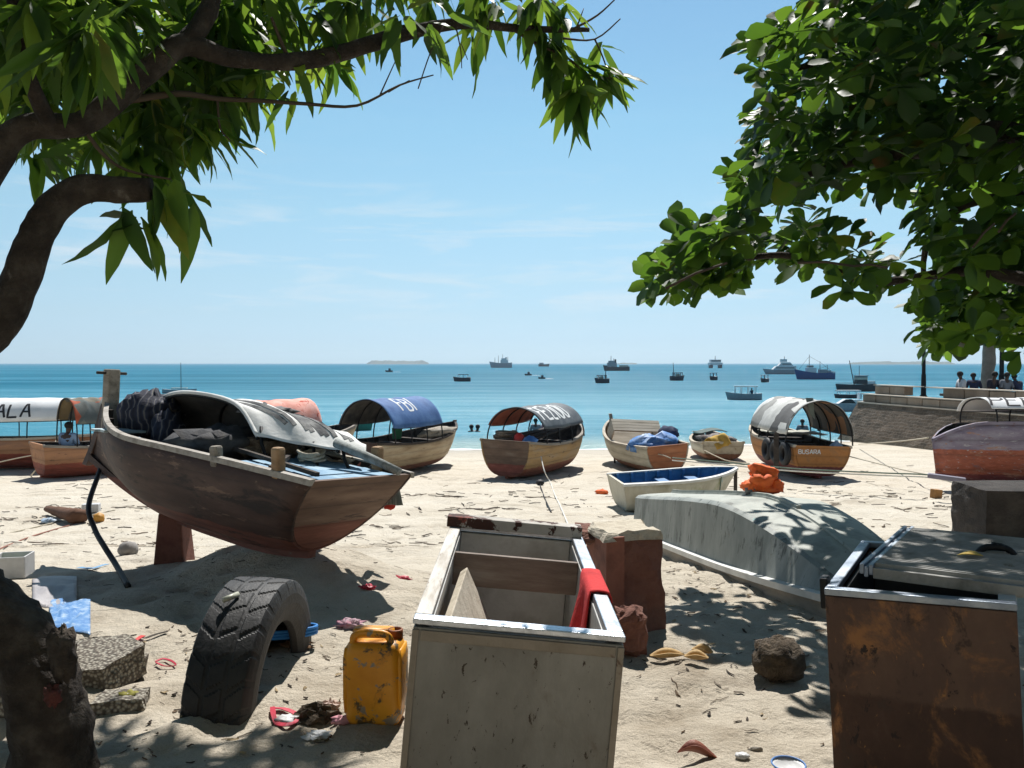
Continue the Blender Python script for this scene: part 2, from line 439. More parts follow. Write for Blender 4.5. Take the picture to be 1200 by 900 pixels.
# ------------------------------------------------------------------ trees
def leaf_mat(name, cols, trans, rough=.5):
    s = NT(name); g = s.new('ObjectInfo'); geo = s.new('NewGeometry')
    rnd = geo.outputs['Random Per Island']
    nz = s.noise(s.mapping((1,1,1)), 5., 3)
    t = s.math('ADD', s.math('MULTIPLY', rnd, .8), s.math('MULTIPLY', nz, .3))
    col = s.ramp(t, [(.1, cols[0]), (.5, cols[1]), (.9, cols[2]), (.985, cols[3])])
    s.link(col, s.b.inputs['Base Color']); s.b.inputs['Roughness'].default_value = rough; s.b.inputs['Specular IOR Level'].default_value = .28
    tr = s.new('BsdfTranslucent'); tcol = s.ramp(t, [(.1, trans[0]), (.9, trans[1])]); s.link(tcol, tr.inputs['Color'])
    mx = s.new('MixShader'); mx.inputs[0].default_value = .40
    s.link(s.b.outputs[0], mx.inputs[1]); s.link(tr.outputs[0], mx.inputs[2]); s.link(mx.outputs[0], s.out.inputs['Surface'])
    s.bump(s.noise(s.mapping((1,1,1)), 60, 3), .25, .004)
    return s.m
bark = mat('bark', [(.018,.013,.010), (.042,.032,.025), (.085,.07,.056)], scale=9, rough=.95, bump=1., bscale=26, bdist=.03, spots=[((.14,.125,.105), 11, .62, .1), ((.03,.05,.025), 4, .64, .1)])
bark_red = mat('bark_scar', [(.07,.02,.016), (.12,.035,.028), (.04,.025,.02)], scale=16, rough=.9, bump=1., bdist=.02)
twigm = plain('twig', (.085,.06,.04), .9)
mango_leaf = leaf_mat('mango_leaf', [(.010,.028,.009), (.018,.048,.012), (.035,.085,.018), (.20,.15,.03)], [(.09,.22,.02), (.32,.48,.05)])
almond_leaf = leaf_mat('almond_leaf', [(.008,.022,.009), (.014,.040,.012), (.03,.075,.018), (.18,.035,.02)], [(.07,.17,.015), (.20,.36,.03)])

def leaf_template(outline, curl, fold, segs):
    """leaf along +x, unit length; outline(t) half width; returns verts, faces"""
    vs, fs = [], []
    for i in range(segs+1):
        t = i/segs; w_ = outline(t); zc = -curl*t*t
        for j in (-1, 0, 1): vs.append((t, j*w_, zc+abs(j)*w_*fold+ (.012*math.sin(t*17+j) if j else 0)))
    for i in range(segs):
        for j in range(2): fs.append((i*3+j, i*3+j+1, (i+1)*3+j+1, (i+1)*3+j))
    return np.array(vs), fs
lance = lambda t: .138*max(0., math.sin(PI*t**.85))**.8*(1-.35*t)+.004
obov = lambda t: .30*(max(0., math.sin(PI*t**1.55))**.62)*(.5+.5*t)+.012
MT = [leaf_template(lance, c, f, 7) for c in (.05, .16, .3) for f in (.12, .4)]
AT = [leaf_template(obov, c, f, 7) for c in (-.05, .12, .25) for f in (.15, .4)]
class Crown:
    def __init__(s): s.v, s.f, s.m = [], [], []; s.n = 0
    def leaf(s, tpl, p, d, up, size, width=1.):
        vs, fs = tpl; d = d.normalized(); sd = up.cross(d)
        sd = sd.normalized() if sd.length > 1e-4 else Vector((1,0,0)); u = d.cross(sd)
        R = np.array([[d.x, sd.x, u.x], [d.y, sd.y, u.y], [d.z, sd.z, u.z]])
        q = (vs*np.array([1, width, 1]))@R.T*size+np.array(p)
        s.v.append(q); s.f += [tuple(i+s.n for i in f) for f in fs]; s.m += [0]*len(fs); s.n += len(q)
    def add_mb(s, mb, m=1):
        s.v.append(np.array(mb.v)); s.f += [tuple(i+s.n for i in f) for f in mb.f]; s.m += [m]*len(mb.f); s.n += len(mb.v)
    def build(s, name, mats, parent):
        mb = MB(); mb.v = [tuple(p) for p in np.concatenate(s.v)]; mb.f = s.f; mb.mi = s.m
        return mb.build(name, mats, parent, smooth=True, world=True)
rnd = random.Random(21)
def rv(a=1.): return Vector((rnd.uniform(-a, a), rnd.uniform(-a, a), rnd.uniform(-a, a)))
def inpoly(x, y, poly):
    c = False; n = len(poly)
    for i in range(n):
        (x1, y1), (x2, y2) = poly[i], poly[(i+1) % n]
        if (y1 > y) != (y2 > y) and x < (x2-x1)*(y-y1)/(y2-y1)+x1: c = not c
    return c
def mango_cluster(cr, p, n, size, axis=None, droop=.75):
    axis = (axis or rv()).normalized(); a0 = axis.orthogonal().normalized(); b0 = axis.cross(a0)
    for k in range(n):
        a = k*2.4+rnd.uniform(-.4, .4); spread = rnd.uniform(.35, 1.)
        d = (a0*math.cos(a)+b0*math.sin(a))*spread+axis*rnd.uniform(0, .7)
        d = d.normalized()+Vector((0, 0, -droop*rnd.uniform(.5, 1.5)))
        q = p-axis*rnd.uniform(0, .12)+rv(.012)
        up = Vector((0,0,1))+rv(.55)
        cr.leaf(rnd.choice(MT), q+d.normalized()*.02, d, up, size*rnd.uniform(.62, 1.12), rnd.uniform(.85, 1.15))
def almond_rosette(cr, p, n, size, axis):
    axis = axis.normalized(); a0 = axis.orthogonal().normalized(); b0 = axis.cross(a0)
    for k in range(n):
        a = k*2.4+rnd.uniform(-.3, .3); el = rnd.uniform(-.35, .75)
        d = (a0*math.cos(a)+b0*math.sin(a))+axis*el+Vector((0,0,-.25))
        up = axis+rv(.45)
        cr.leaf(rnd.choice(AT), p+rv(.02)+d.normalized()*.02, d, up, size*rnd.uniform(.6, 1.15), rnd.uniform(.85, 1.2))
def path_px(pts, radii, n=7):
    ps = catmull([P(*q) for q in pts], n); return ps, lerp_list(radii, n)

# --- mango tree on the left: forked trunk, a sawn-off limb, a long limb reaching over the beach
mango = thing('mango_tree', 'tall leafy tree with dark twisted trunk and long narrow drooping leaves beside the tyre', 'tree', on_ground(-1.82, 3.2))
ps, rs = path_px([(64,935,3.2),(63,895,3.2),(58,835,3.2),(42,782,3.2),(8,735,3.2),(-42,696,3.2),(-95,640,3.2),(-124,500,3.2)], [.165,.145,.135,.135,.132,.128,.12,.11])
MB().tube(ps, rs, 22, rough=.22, seed=1).build('trunk', bark, mango, True, True)
kn = MB(); c_ = P(74, 765, 3.1)
kn.blob(c_, (.055,.04,.10), 14, 9, .5, 3., 3).build('knot', bark, mango, True, True)
kn = MB(); kn.blob(P(62, 815, 3.07), (.03,.02,.04), 14, 10, .7, 3., 5).build('bark_scar', bark_red, mango, True, True)
ps, rs = path_px([(-118,500,3.2),(-55,440,3.2),(4,372,3.2),(34,300,3.22),(62,245,3.25),(100,222,3.28),(140,222,3.3),(178,222,3.32)], [.105,.082,.071,.068,.064,.056,.051,.047])
MB().tube(ps, rs, 16, rough=.16, seed=2).build('branch', bark, mango, True, True)
ps, rs = path_px([(-118,500,3.2),(-75,330,3.15),(-8,190,3.1),(30,150,3.1),(95,146,3.15),(140,112,3.2),(180,78,3.25),(215,52,3.3),(270,68,3.4),(335,73,3.5),(400,62,3.6),(470,40,3.7),(540,28,3.8),(620,34,3.9),(690,35,4.0)],
                 [.09,.070,.056,.050,.044,.046,.045,.043,.036,.035,.036,.034,.024,.017,.010])
MB().tube(ps, rs, 14, rough=.16, seed=3).build('branch', bark, mango, True, True)
ps, rs = path_px([(215,54,3.3),(238,25,3.35),(252,-20,3.4),(262,-120,3.5),(300,-260,3.6)], [.042,.038,.034,.028,.02])
MB().tube(ps, rs, 12, rough=.15, seed=4).build('branch', bark, mango, True, True)
ps, rs = path_px([(60,148,3.1),(30,80,2.9),(10,-30,2.8),(-40,-200,2.7)], [.03,.026,.022,.016])
MB().tube(ps, rs, 12, rough=.15, seed=5).build('branch', bark, mango, True, True)
ps, rs = path_px([(150,100,3.22),(152,50,3.3),(150,0,3.4),(135,-90,3.5)], [.026,.022,.02,.014])
MB().tube(ps, rs, 10, rough=.15, seed=6).build('branch', bark, mango, True, True)
cr = Crown(); tw = MB()
def twig(pts, r0=.008, r1=.003, n=4):
    q = catmull([P(*p) for p in pts], n); tw.tube(q, [r0+(r1-r0)*i/(len(q)-1) for i in range(len(q))], 5)
twig([(150,118,3.3),(210,110,3.4),(255,116,3.5),(300,118,3.55),(360,122,3.6),(418,124,3.65),(468,100,3.7),(508,88,3.75)], .016, .003)
twig([(445,112,3.68),(455,90,3.7),(465,68,3.7)], .004, .002); twig([(455,108,3.7),(480,94,3.72)], .004, .002)
twig([(490,104,3.7),(505,60,3.7),(520,30,3.7)], .003, .003); twig([(535,35,3.8),(540,60,3.8),(541,80,3.8)], .004, .002)
twig([(540,50,3.8),(548,70,3.8)], .003, .002); twig([(255,118,3.5),(258,150,3.5),(270,165,3.5)], .006, .003)
twig([(672,34,3.95),(700,18,4.),(722,-2,4.)], .007, .003); twig([(660,45,3.95),(697,46,4.),(727,22,4.)], .006, .003); twig([(676,32,3.95),(684,10,4.)], .005, .002)
twig([(600,34,3.9),(630,52,3.9),(665,68,3.95),(690,88,4.),(720,92,4.)], .009, .003); twig([(697,46,4.),(706,66,4.),(715,92,4.)], .005, .003)
twig([(690,88,4.),(676,108,4.)], .005, .003); twig([(655,62,3.95),(648,85,3.95)], .004, .003)
twig([(178,222,3.32),(185,255,3.33),(170,268,3.33),(158,262,3.33)], .007, .003); twig([(185,255,3.33),(205,240,3.35),(218,233,3.35)], .006, .003)
twig([(340,72,3.5),(330,50,3.5),(318,20,3.45)], .012, .006); twig([(95,146,3.15),(120,180,3.2),(150,200,3.3),(200,210,3.3)], .01, .004)
tips = [(655,58,3.95,9,.24),(672,72,3.95,9,.26),(690,90,4.,9,.27),(715,92,4.,8,.26),(676,108,4.,10,.28),(702,62,4.,5,.2),(640,40,3.9,8,.24),(722,84,4.,4,.22),(612,26,3.9,7,.22),(655,20,3.95,7,.2),(585,14,3.85,9,.24),(556,2,3.8,8,.22),(632,5,3.9,8,.22),(668,6,3.95,6,.2)]
for x, y, Y, n, sz in tips: mango_cluster(cr, P(x, y, Y), n, sz*1.15, Vector((rnd.uniform(-.2,1), -.3, -.5)), .8)
for x, y in ((226,232),(218,233),(205,240),(178,266),(160,262),(200,238),(190,232)): mango_cluster(cr, P(x, y, 3.33), 3, .31, Vector((.5, 0, -.6)), .95)
for k in range(46):                                    # spray reaching out over the beach above the frame
    mango_cluster(cr, P(rnd.uniform(200, 560), rnd.uniform(-100, -18), rnd.uniform(6.2, 7.1)), 9, .30, None, .6)
cr.leaf(MT[0], P(165,262,3.33), P(100,288,3.33)-P(165,262,3.33), Vector((0,0,1)), .25, 1.5)
cr.leaf(MT[1], P(160,255,3.33), P(100,250,3.4)-P(160,255,3.3), Vector((0,.3,1)), .2, 1.6)
for x, y, n in ((395,70,9),(378,42,10),(352,22,10),(405,20,9),(432,12,9),(330,95,7),(300,112,8),(275,118,8),(360,60,7),(462,8,8),(500,4,7),(520,20,6),(270,80,8),(300,40,10),(330,10,10),(380,5,10),(440,30,6),(555,40,4),(245,150,8),(230,130,8),(290,90,8)):
    mango_cluster(cr, P(x, y, rnd.uniform(3.5, 4.1)), n, rnd.uniform(.22, .28), None, .8)
dense = [(-40,-10),(335,-10),(330,60),(270,110),(265,150),(225,180),(170,190),(110,190),(60,175),(45,200),(20,130),(-40,150)]
k = 0
while k < 205:
    x, y = rnd.uniform(-40, 340), rnd.uniform(-15, 215)
    if inpoly(x, y, dense):
        mango_cluster(cr, P(x, y-25, rnd.uniform(3.5, 5.) if (x > 140 or y > 95) else rnd.uniform(2.6, 4.6)), rnd.randint(7, 11), rnd.uniform(.22, .31), None, .8); k += 1
for x, y in ((52,175),(60,190),(80,165),(48,160),(115,172),(140,185),(160,180),(185,150),(205,165),(230,170),(215,140),(170,195),(195,195)): mango_cluster(cr, P(x, y-10, rnd.uniform(3.5, 3.9)), 6, .25, None, 1.)
for k in range(150):                                    # the crown goes on above the frame
    x, y, Y = rnd.uniform(-420, 640), rnd.uniform(-620, -25), rnd.uniform(2.4, 4.7)
    if x > 380 and y < -230: continue
    mango_cluster(cr, P(x, y, Y), 9, .27, None, .75)
for k in range(420):                                    # unseen leaves added overhead and behind the camera to cut sky fill
    a_, r_ = rnd.uniform(0, 2*PI), rnd.random()**.5
    mango_cluster(cr, Vector((-1.2+3.4*r_*math.cos(a_), -1.4+2.7*r_*math.sin(a_), 3.3+2.2*rnd.random()*(1.1-r_*r_))), 9, .30, None, .6)
ps = catmull([P(-118,500,3.2), Vector((-2.1,2.2,2.6)), Vector((-1.8,.9,3.2)), Vector((-1.2,-.8,3.8)), Vector((-.6,-2.2,4.3))], 6)
MB().tube(ps, lerp_list([.10,.085,.07,.05,.03], 6), 12, rough=.15, seed=12).build('branch', bark, mango, True, True)
cr.add_mb(tw); cr.build('crown', [mango_leaf, twigm], mango)

# --- sea almond tree on the right: broad rosettes of big leaves
almond = thing('almond_tree', 'wide dark crowned tree with big rounded leaves overhanging the beach on the right', 'tree', on_ground(6.3, 6.0))
T0 = on_ground(6.3, 6.0, -.1)
trunk_pts = catmull([T0, T0+Vector((.02,.05,.8)), T0+Vector((-.1,.1,1.8)), T0+Vector((-.05,.2,3.0)), T0+Vector((-.3,.4,4.6))], 6)
MB().tube(trunk_pts, lerp_list([.30,.24,.21,.19,.12], 6), 16, rough=.15, seed=9).build('trunk', bark, almond, True, True)
for pts, r_ in (([T0+Vector((-.05,.15,2.3)), P(1215,165,6.2), P(1110,175,6.2), P(1030,185,6.4), P(960,200,6.5), P(890,230,6.6)], [.12,.085,.055,.04,.028,.014]),
                ([T0+Vector((-.05,.15,2.0)), P(1215,330,6.8), P(1130,318,7.), P(1020,330,7.), P(930,300,7.2), P(850,308,7.3), P(790,332,7.3)], [.1,.06,.045,.035,.03,.025,.022]),
                ([T0+Vector((-.1,.2,3.4)), P(1120,40,6.6), P(1010,60,6.8), P(900,90,6.6)], [.1,.06,.04,.015]),
                ([T0+Vector((-.05,.2,2.9)), P(1180,230,8.), P(1090,280,8.4), P(1085,360,8.6)], [.09,.05,.035,.015])):
    MB().tube(catmull(pts, 6), lerp_list(r_, 6), 10, rough=.12, seed=len(pts)).build('branch', bark, almond, True, True)
cr = Crown()
poly = [(872,30),(905,22),(950,5),(1010,-20),(1260,-40),(1260,425),(1195,415),(1165,400),(1140,370),(1110,400),(1075,395),(1055,365),(1065,335),(1048,312),(1020,300),(1010,330),(985,322),(985,300),(965,270),(935,285),(928,312),(900,300),(868,298),(835,322),(800,322),(770,340),(745,328),(752,300),(775,272),(805,265),(830,250),(860,235),(845,205),(858,180),(876,160),(868,120),(885,95),(865,60)]
gaps = [(1045,262,34),(1140,258,22),(985,245,20),(905,255,12),(1150,268,10),(1078,300,12),(1060,238,10)]
edge_n = 0
for i in range(len(poly)-1):
    (x1, y1), (x2, y2) = poly[i], poly[i+1]
    if max(x1, x2) > 1230 or (y1 < 0 and y2 < 0): continue
    n = max(1, int(math.dist((x1,y1),(x2,y2))/17))
    for k in range(n):
        t = (k+.5)/n; x, y = x1+(x2-x1)*t+rnd.uniform(-7,7), y1+(y2-y1)*t+rnd.uniform(-7,7)
        ax = Vector((-.6, -.3, .7))+rv(.5)
        Y = 5.3+y/350*2.1+rnd.uniform(-.4, .8) if x < 1000 else rnd.uniform(6., 9.)
        almond_rosette(cr, P(x+22, y+(4 if y > 200 else 14), Y), rnd.randint(6, 9), rnd.uniform(.19, .25)*(Y/6.)**.6, ax)
k = 0
while k < 660:
    x, y = rnd.uniform(740, 1260), rnd.uniform(-40, 430)
    if not inpoly(x-22, y, poly) or any(math.dist((x,y),(gx,gy)) < gr+12 for gx, gy, gr in gaps): continue
    Y = 5.2+max(y,0)/350*2.1+(rnd.uniform(-.5, 3.2) if x > 880 else rnd.uniform(-.4, .9))
    almond_rosette(cr, P(x, y, Y), rnd.randint(6, 9), rnd.uniform(.2, .28)*(Y/6.)**.6, Vector((-.3, -.2, .8))+rv(.6)); k += 1
for x, y in ((985,328),(992,340),(1010,318)): almond_rosette(cr, P(x, y, 6.2), 5, .22, Vector((-.5,-.3,.4)))
for k in range(420):                                    # and above / beyond the frame
    x, y, Y = rnd.uniform(930, 1750), rnd.uniform(-560, -30), rnd.uniform(5., 8.6)
    if rnd.random() < .3: x, y = rnd.uniform(1230, 1700), rnd.uniform(-100, 400)
    almond_rosette(cr, P(x, y, Y), 7, .26, Vector((0, 0, 1))+rv(.5))
tw = MB()
for x, y, x2, y2 in ((935,308,1000,312),(1000,312,1040,314),(780,338,852,308),(1140,290,1165,262),(1170,272,1190,250)): tw.tube([P(x,y,6.1), P((x+x2)/2,(y+y2)/2-3,6.1), P(x2,y2,6.1)], .01, 5)
cr.add_mb(tw); cr.build('crown', [almond_leaf, twigm], almond)

# --- small tree on the promenade
far_leaf = leaf_mat('small_leaf', [(.02,.05,.015), (.035,.085,.02), (.06,.12,.03), (.08,.13,.03)], [(.10,.24,.02), (.2,.35,.04)])
pt = thing('shade_tree', 'small light green tree growing on the promenade behind the stone parapet', 'tree', P(1157, 466, 33))
b0 = P(1157, 470, 33)
MB().tube(catmull([b0, b0+Vector((0,0,1.)), b0+Vector((.05,0,2.0)), b0+Vector((.1,.1,3.))], 4), lerp_list([.26,.25,.23,.2], 4), 12, rough=.15).build('trunk', mat('pale_bark', [(.16,.14,.12),(.26,.23,.2)], 3, .9), pt, True, True)
for dx, dz in ((-1.6,1.5),(1.4,1.7),(-.4,2.6)):
    MB().tube(catmull([b0+Vector((.1,.1,2.6)), b0+Vector((dx*.5,0,3.2)), b0+Vector((dx,0,2.6+dz))], 4), lerp_list([.16,.1,.04], 4), 7, rough=.1).build('branch', bark, pt, True, True)
cr = Crown()
for k in range(420):
    a, r_ = rnd.uniform(0, 2*PI), rnd.random()**.5
    c_ = P(1180, 372, 33)+Vector((math.cos(a)*r_*2.2, rnd.uniform(-1.5, 1.5), math.sin(a)*r_*1.1+noise.noise(Vector((a, r_, 2)))*.5))
    for q in range(5): cr.leaf(AT[q % 6], c_+rv(.2), rv()+Vector((0,0,-.2)), Vector((0,0,1))+rv(.6), .26)
cr.build('crown', [far_leaf], pt)
# ------------------------------------------------------------------ people
skin_dark = plain('skin_dark', (.075,.042,.028), .55); hair_m = plain('hair_black', (.012,.011,.010), .8)
def skin_mesh(verts, edges, radii, name, m, parent, loc, Rm, sub=1, root=0):
    me = bpy.data.meshes.new(name); me.from_pydata([tuple(v) for v in verts], edges, []); o = bpy.data.objects.new(name, me); C.objects.link(o)
    o.modifiers.new('skin', 'SKIN')
    for i, r in enumerate(radii):
        s = me.skin_vertices[0].data[i]; s.radius = (r, r) if not isinstance(r, tuple) else r; s.use_root = (i == root)
    ss = o.modifiers.new('sub', 'SUBSURF'); ss.levels = ss.render_levels = sub
    dg = bpy.context.evaluated_depsgraph_get(); m2 = bpy.data.meshes.new_from_object(o.evaluated_get(dg))
    bpy.data.objects.remove(o)
    m2.transform(Rm); m2.materials.clear(); m2.materials.append(m)
    m2.polygons.foreach_set('use_smooth', [True]*len(m2.polygons))
    n = bpy.data.objects.new(name, m2); C.objects.link(n); n.parent = parent; return n
def person(loc, rz, pose, shirt, trousers, label, group=None, scale=1., lean=0., hat=None):
    """local: facing +y; loc is the seat (sitting) or the sole (standing)"""
    t = thing('person', label, 'person', loc, (0, 0, rz), group)
    if pose == 'sit': z0, knee, ank, toe = .1, (.13,.44,.10), (.13,.46,-.34), (.14,.60,-.40)
    elif pose == 'squat': z0, knee, ank, toe = .1, (.16,.34,.30), (.13,.20,-.02), (.14,.34,-.06)
    else: z0, knee, ank, toe = .92, (.10,.02,.50), (.10,-.02,.08), (.11,.13,.02)
    hipx = .10
    J = {'pel': (0,0,z0), 'bel': (0,.0+lean*.2,z0+.2), 'che': (0,lean*.5,z0+.38), 'nk': (0,.01+lean*.8,z0+.54), 'hb': (0,.03+lean,z0+.62), 'hm': (0,.05+lean,z0+.70), 'ht': (0,.04+lean,z0+.79), 'no': (0,.145+lean,z0+.685)}
    for s, q in ((-1,'l'),(1,'r')):
        J['sh'+q] = (s*.19, lean*.55, z0+.48); J['el'+q] = (s*.26, .06+lean*.5, z0+.21)
        J['wr'+q] = (s*.18, .27+lean*.3, z0+.13) if pose != 'stand' else (s*.27, .12, z0+.0)
        J['ha'+q] = (s*.15, .35+lean*.3, z0+.12) if pose != 'stand' else (s*.27, .14, z0-.1)
        J['hip'+q] = (s*hipx, .02, z0-.02); J['kn'+q] = (s*knee[0], *knee[1:]); J['an'+q] = (s*ank[0], *ank[1:]); J['to'+q] = (s*toe[0], *toe[1:])
    rad_ = {'pel': (.14,.11), 'bel': (.13,.10), 'che': (.15,.11), 'nk': .05, 'hb': .072, 'hm': .092, 'ht': .06, 'no': .016, 'sh': .062, 'el': .042, 'wr': .030, 'ha': .036, 'hip': .085, 'kn': .06, 'an': .042, 'to': .035}
    Rr = lambda k: rad_[k] if k in rad_ else rad_[k[:-1]]
    E = [('pel','bel'),('bel','che'),('che','nk'),('nk','hb'),('hb','hm'),('hm','ht'),('hm','no')]
    for q in 'lr': E += [('che','sh'+q),('sh'+q,'el'+q),('el'+q,'wr'+q),('wr'+q,'ha'+q),('pel','hip'+q),('hip'+q,'kn'+q),('kn'+q,'an'+q),('an'+q,'to'+q)]
    S = Matrix.Scale(scale, 4)
    ks = list(J); ix = {k: i for i, k in enumerate(ks)}
    skin_mesh([J[k] for k in ks], [(ix[a], ix[b]) for a, b in E], [Rr(k) for k in ks], 'body', skin_dark, t, loc, S, 1, ix['pel'])
    def sub(keys, grow, name, m):
        kk = [k for k in ks if k in keys]; jx = {k: i for i, k in enumerate(kk)}
        ee = [(jx[a], jx[b]) for a, b in E if a in jx and b in jx]
        rr = [tuple(x+grow for x in Rr(k)) if isinstance(Rr(k), tuple) else Rr(k)+grow for k in kk]
        skin_mesh([J[k] for k in kk], ee, rr, name, m, t, loc, S, 1, 0)
    sub(['pel','bel','che','shl','shr','ell','elr'], .022, 'shirt', shirt)
    if trousers: sub(['pel','hipl','hipr','knl','knr','anl','anr'], .018, 'trousers', trousers)
    mb = MB(); h = Vector(J['hm'])*scale+Vector((0,-.012,.03))*scale
    mb.blob(h, (.105*scale, .112*scale, .10*scale), 12, 8, .05, 3., 2)
    mb.build('hair' if not hat else 'cap', hat or hair_m, t, True)
    return t
shirt_blue = plain('shirt_blue', (.30,.42,.60), .9); shirt_white = plain('shirt_white', (.62,.62,.64), .9); shirt_navy = plain('shirt_navy', (.03,.04,.09), .9)
shirt_grey = plain('shirt_grey', (.22,.23,.26), .9); shirt_pink = plain('shirt_pink', (.5,.3,.34), .9); trou = plain('trousers_dark', (.03,.03,.045), .9)

# ------------------------------------------------------------------ boats: shared builder
class Boat:
    """local: +x towards the bow, y to port, z up from the keel amidships"""
    def __init__(s, name, label, loc, head, L, B, D, hull, inner, gun, sb=.45, ss=.12, tw=.72, rake=.5, rake_s=-.1, kb=.22, ks=.08, roll=0, pitch=0, flare=.0, stem=None, transom_m=None, group='wooden boats drawn up on the beach', th=.045, thwarts=(.25,.45,.64), cat='boat', stem_h=.18, a=.62, b=1.0, gw=.05, k0=.7, droop=0., ent=(2.3,.8), vee=.3, rail=1.):
        """head: direction of the bow in degrees clockwise from straight away from the camera"""
        s.L, s.B, s.D, s.sb, s.ss, s.tw, s.rake, s.rake_s, s.kb, s.ks, s.th, s.fl = L, B, D, sb, ss, tw, rake, rake_s, kb, ks, th, flare
        s.a, s.b = a, b; s.ent = ent; s.k0, s.droop = k0, droop; s.vee = vee
        R = Euler((rad(roll), rad(-pitch), PI/2-rad(head)), 'XYZ')
        s.t = thing(name, label, cat, loc, R, group); s.M = ROOTM[s.t.name]
        n, m = 26, 10
        outer = [s.ring(i/n, m, 0) for i in range(n+1)]; inn = [s.ring(i/n, m, th) for i in range(n+1)]
        mb = MB(); W = 2*m+1
        vs = [p for r in outer for p in r]+[p for r in inn for p in r]; O = (n+1)*W; fs = []; mi = []
        for i in range(n):
            for j in range(W-1):
                fs.append((i*W+j, i*W+j+1, (i+1)*W+j+1, (i+1)*W+j)); mi.append(0)
                fs.append((O+i*W+j, O+(i+1)*W+j, O+(i+1)*W+j+1, O+i*W+j+1)); mi.append(1)
            for j in (0, W-1):
                q = (i*W+j, (i+1)*W+j, O+(i+1)*W+j, O+i*W+j); fs.append(q if j == 0 else q[::-1]); mi.append(0)
        for i in (0, n):
            for j in range(W-1):
                q = (i*W+j, O+i*W+j, O+i*W+j+1, i*W+j+1); fs.append(q if i == 0 else q[::-1]); mi.append(0)
        mb.v = [tuple(v) for v in vs]; mb.f = fs; mb.mi = mi
        s.hull = mb.build('hull', [hull, inner], s.t, True)
        # transom
        r = s.ring(0, m, th*.6); mb = MB(); off = Vector((.05, 0, 0)); N = len(r)
        # even out the top edge with a slight crown
        mb.add([p-off*.0 for p in r]+[p+off for p in r], [tuple(range(N))[::-1], tuple(range(N, 2*N))]+[(i, (i+1) % N, N+(i+1) % N, N+i) for i in range(N)])
        s.transom = mb.build('transom', transom_m or hull, s.t)
        for sd in (1, -1):                       # rub rails along the sheer
            pts = [s.edge(i/n, sd) for i in range(n+1)]
            mb = MB(); rings = []
            for p in pts: rings.append([p+Vector((0, sd*.022*rail, .012)), p+Vector((0, sd*.026*rail, -gw)), p+Vector((0, -sd*.02*rail, -gw)), p+Vector((0, -sd*(th+.02*rail), .016))])
            mb.loft(rings); mb.build('gunwale', gun, s.t, False)
        if stem is not None:
            mb = MB(); z1 = s.sheer(1)+stem_h; z0 = s.keel(1)-.03; N = 9
            pts = [Vector((s.xpos(1, (z-z0)/(s.sheer(1)-z0+1e-6))+.03, 0, z)) for z in [z0+(z1-z0)*k/N for k in range(N+1)]]
            rings = [[p+Vector((-.09,-.045,0)), p+Vector((.045,-.035,0)), p+Vector((.045,.035,0)), p+Vector((-.09,.045,0))] for p in pts]
            mb.loft(rings); mb.build('stem_post', stem, s.t, bevel=.008)
        for t in thwarts: s.thwart(t, inner)
        # keel timber
        mb = MB(); rings = []
        for i in range(n+1):
            t = i/n; z = s.keel(t); x = s.xpos(t, 0); wd = .035
            rings.append([Vector((x,-wd,z-.05)), Vector((x,wd,z-.05)), Vector((x,wd,z+.02)), Vector((x,-wd,z+.02))])
        mb.loft(rings); mb.build('keel', hull, s.t)
        # frames (ribs) inside
        mb = MB()
        for i in range(2, n-2, 3):
            t = i/n; r = s.ring(t, m, th+.002); r2 = s.ring(t, m, th+.05)
            A = [p+Vector((-.025,0,0)) for p in r]+[p+Vector((-.025,0,0)) for p in r2][::-1]
            Bq = [p+Vector((.025,0,0)) for p in r]+[p+Vector((.025,0,0)) for p in r2][::-1]
            rings = [[A[j], A[2*W-1-j], Bq[2*W-1-j], Bq[j]] for j in range(W)]
            mb.loft(rings)
        mb.build('frames', inner, s.t)
    def halfw(s, t):
        if t < .5: k = s.tw+(1-s.tw)*math.sin(PI*t)
        else: k = max(0., 1-((t-.5)/.5)**s.ent[0])**s.ent[1]
        return max(.03, s.B/2*k)
    def keel(s, t): return s.kb*max(0, (t-s.k0)/(1-s.k0))**2+s.ks*max(0, (.25-t)/.25)**2
    def sheer(s, t): return s.D+s.sb*max(0, (t-.4)/.6)**1.9+s.ss*max(0, (.4-t)/.4)**1.8-s.droop*max(0, (t-.84)/.16)**2
    def xpos(s, t, v): return s.L*(t-.5)+s.rake*(v-.5)*max(0, (t-.55)/.45)**1.6+s.rake_s*v*max(0, (.3-t)/.3)
    def ring(s, t, m, off):
        w, k, h = s.halfw(t), s.keel(t)+off, s.sheer(t); w = max(.012, w-off); pts = []
        for j in range(-m, m+1):
            v = abs(j)/m; ph = v*PI/2
            y = w*math.sin(ph)**(s.a+s.vee*max(0,(t-.5)/.5))*(1-s.fl*(1-v)); z = k+(h-k)*(1-math.cos(ph)**s.b)
            vv = (z-s.keel(t))/(h-s.keel(t))
            pts.append(Vector((s.xpos(t, vv)-(off*.6 if t > .97 else 0), math.copysign(y, j) if j else 0., z)))
        return pts
    def edge(s, t, sd): return Vector((s.xpos(t, 1), sd*s.halfw(t), s.sheer(t)))
    def thwart(s, t, m, dz=-.14, w=.2, name='thwart'):
        y = s.halfw(t)-s.th-.006; MB().box((s.xpos(t, .8), 0, s.sheer(t)+dz), (w, 2*y*.985, .035)).build(name, m, s.t, bevel=.004)
    def W(s, p): return s.M @ Vector(p)
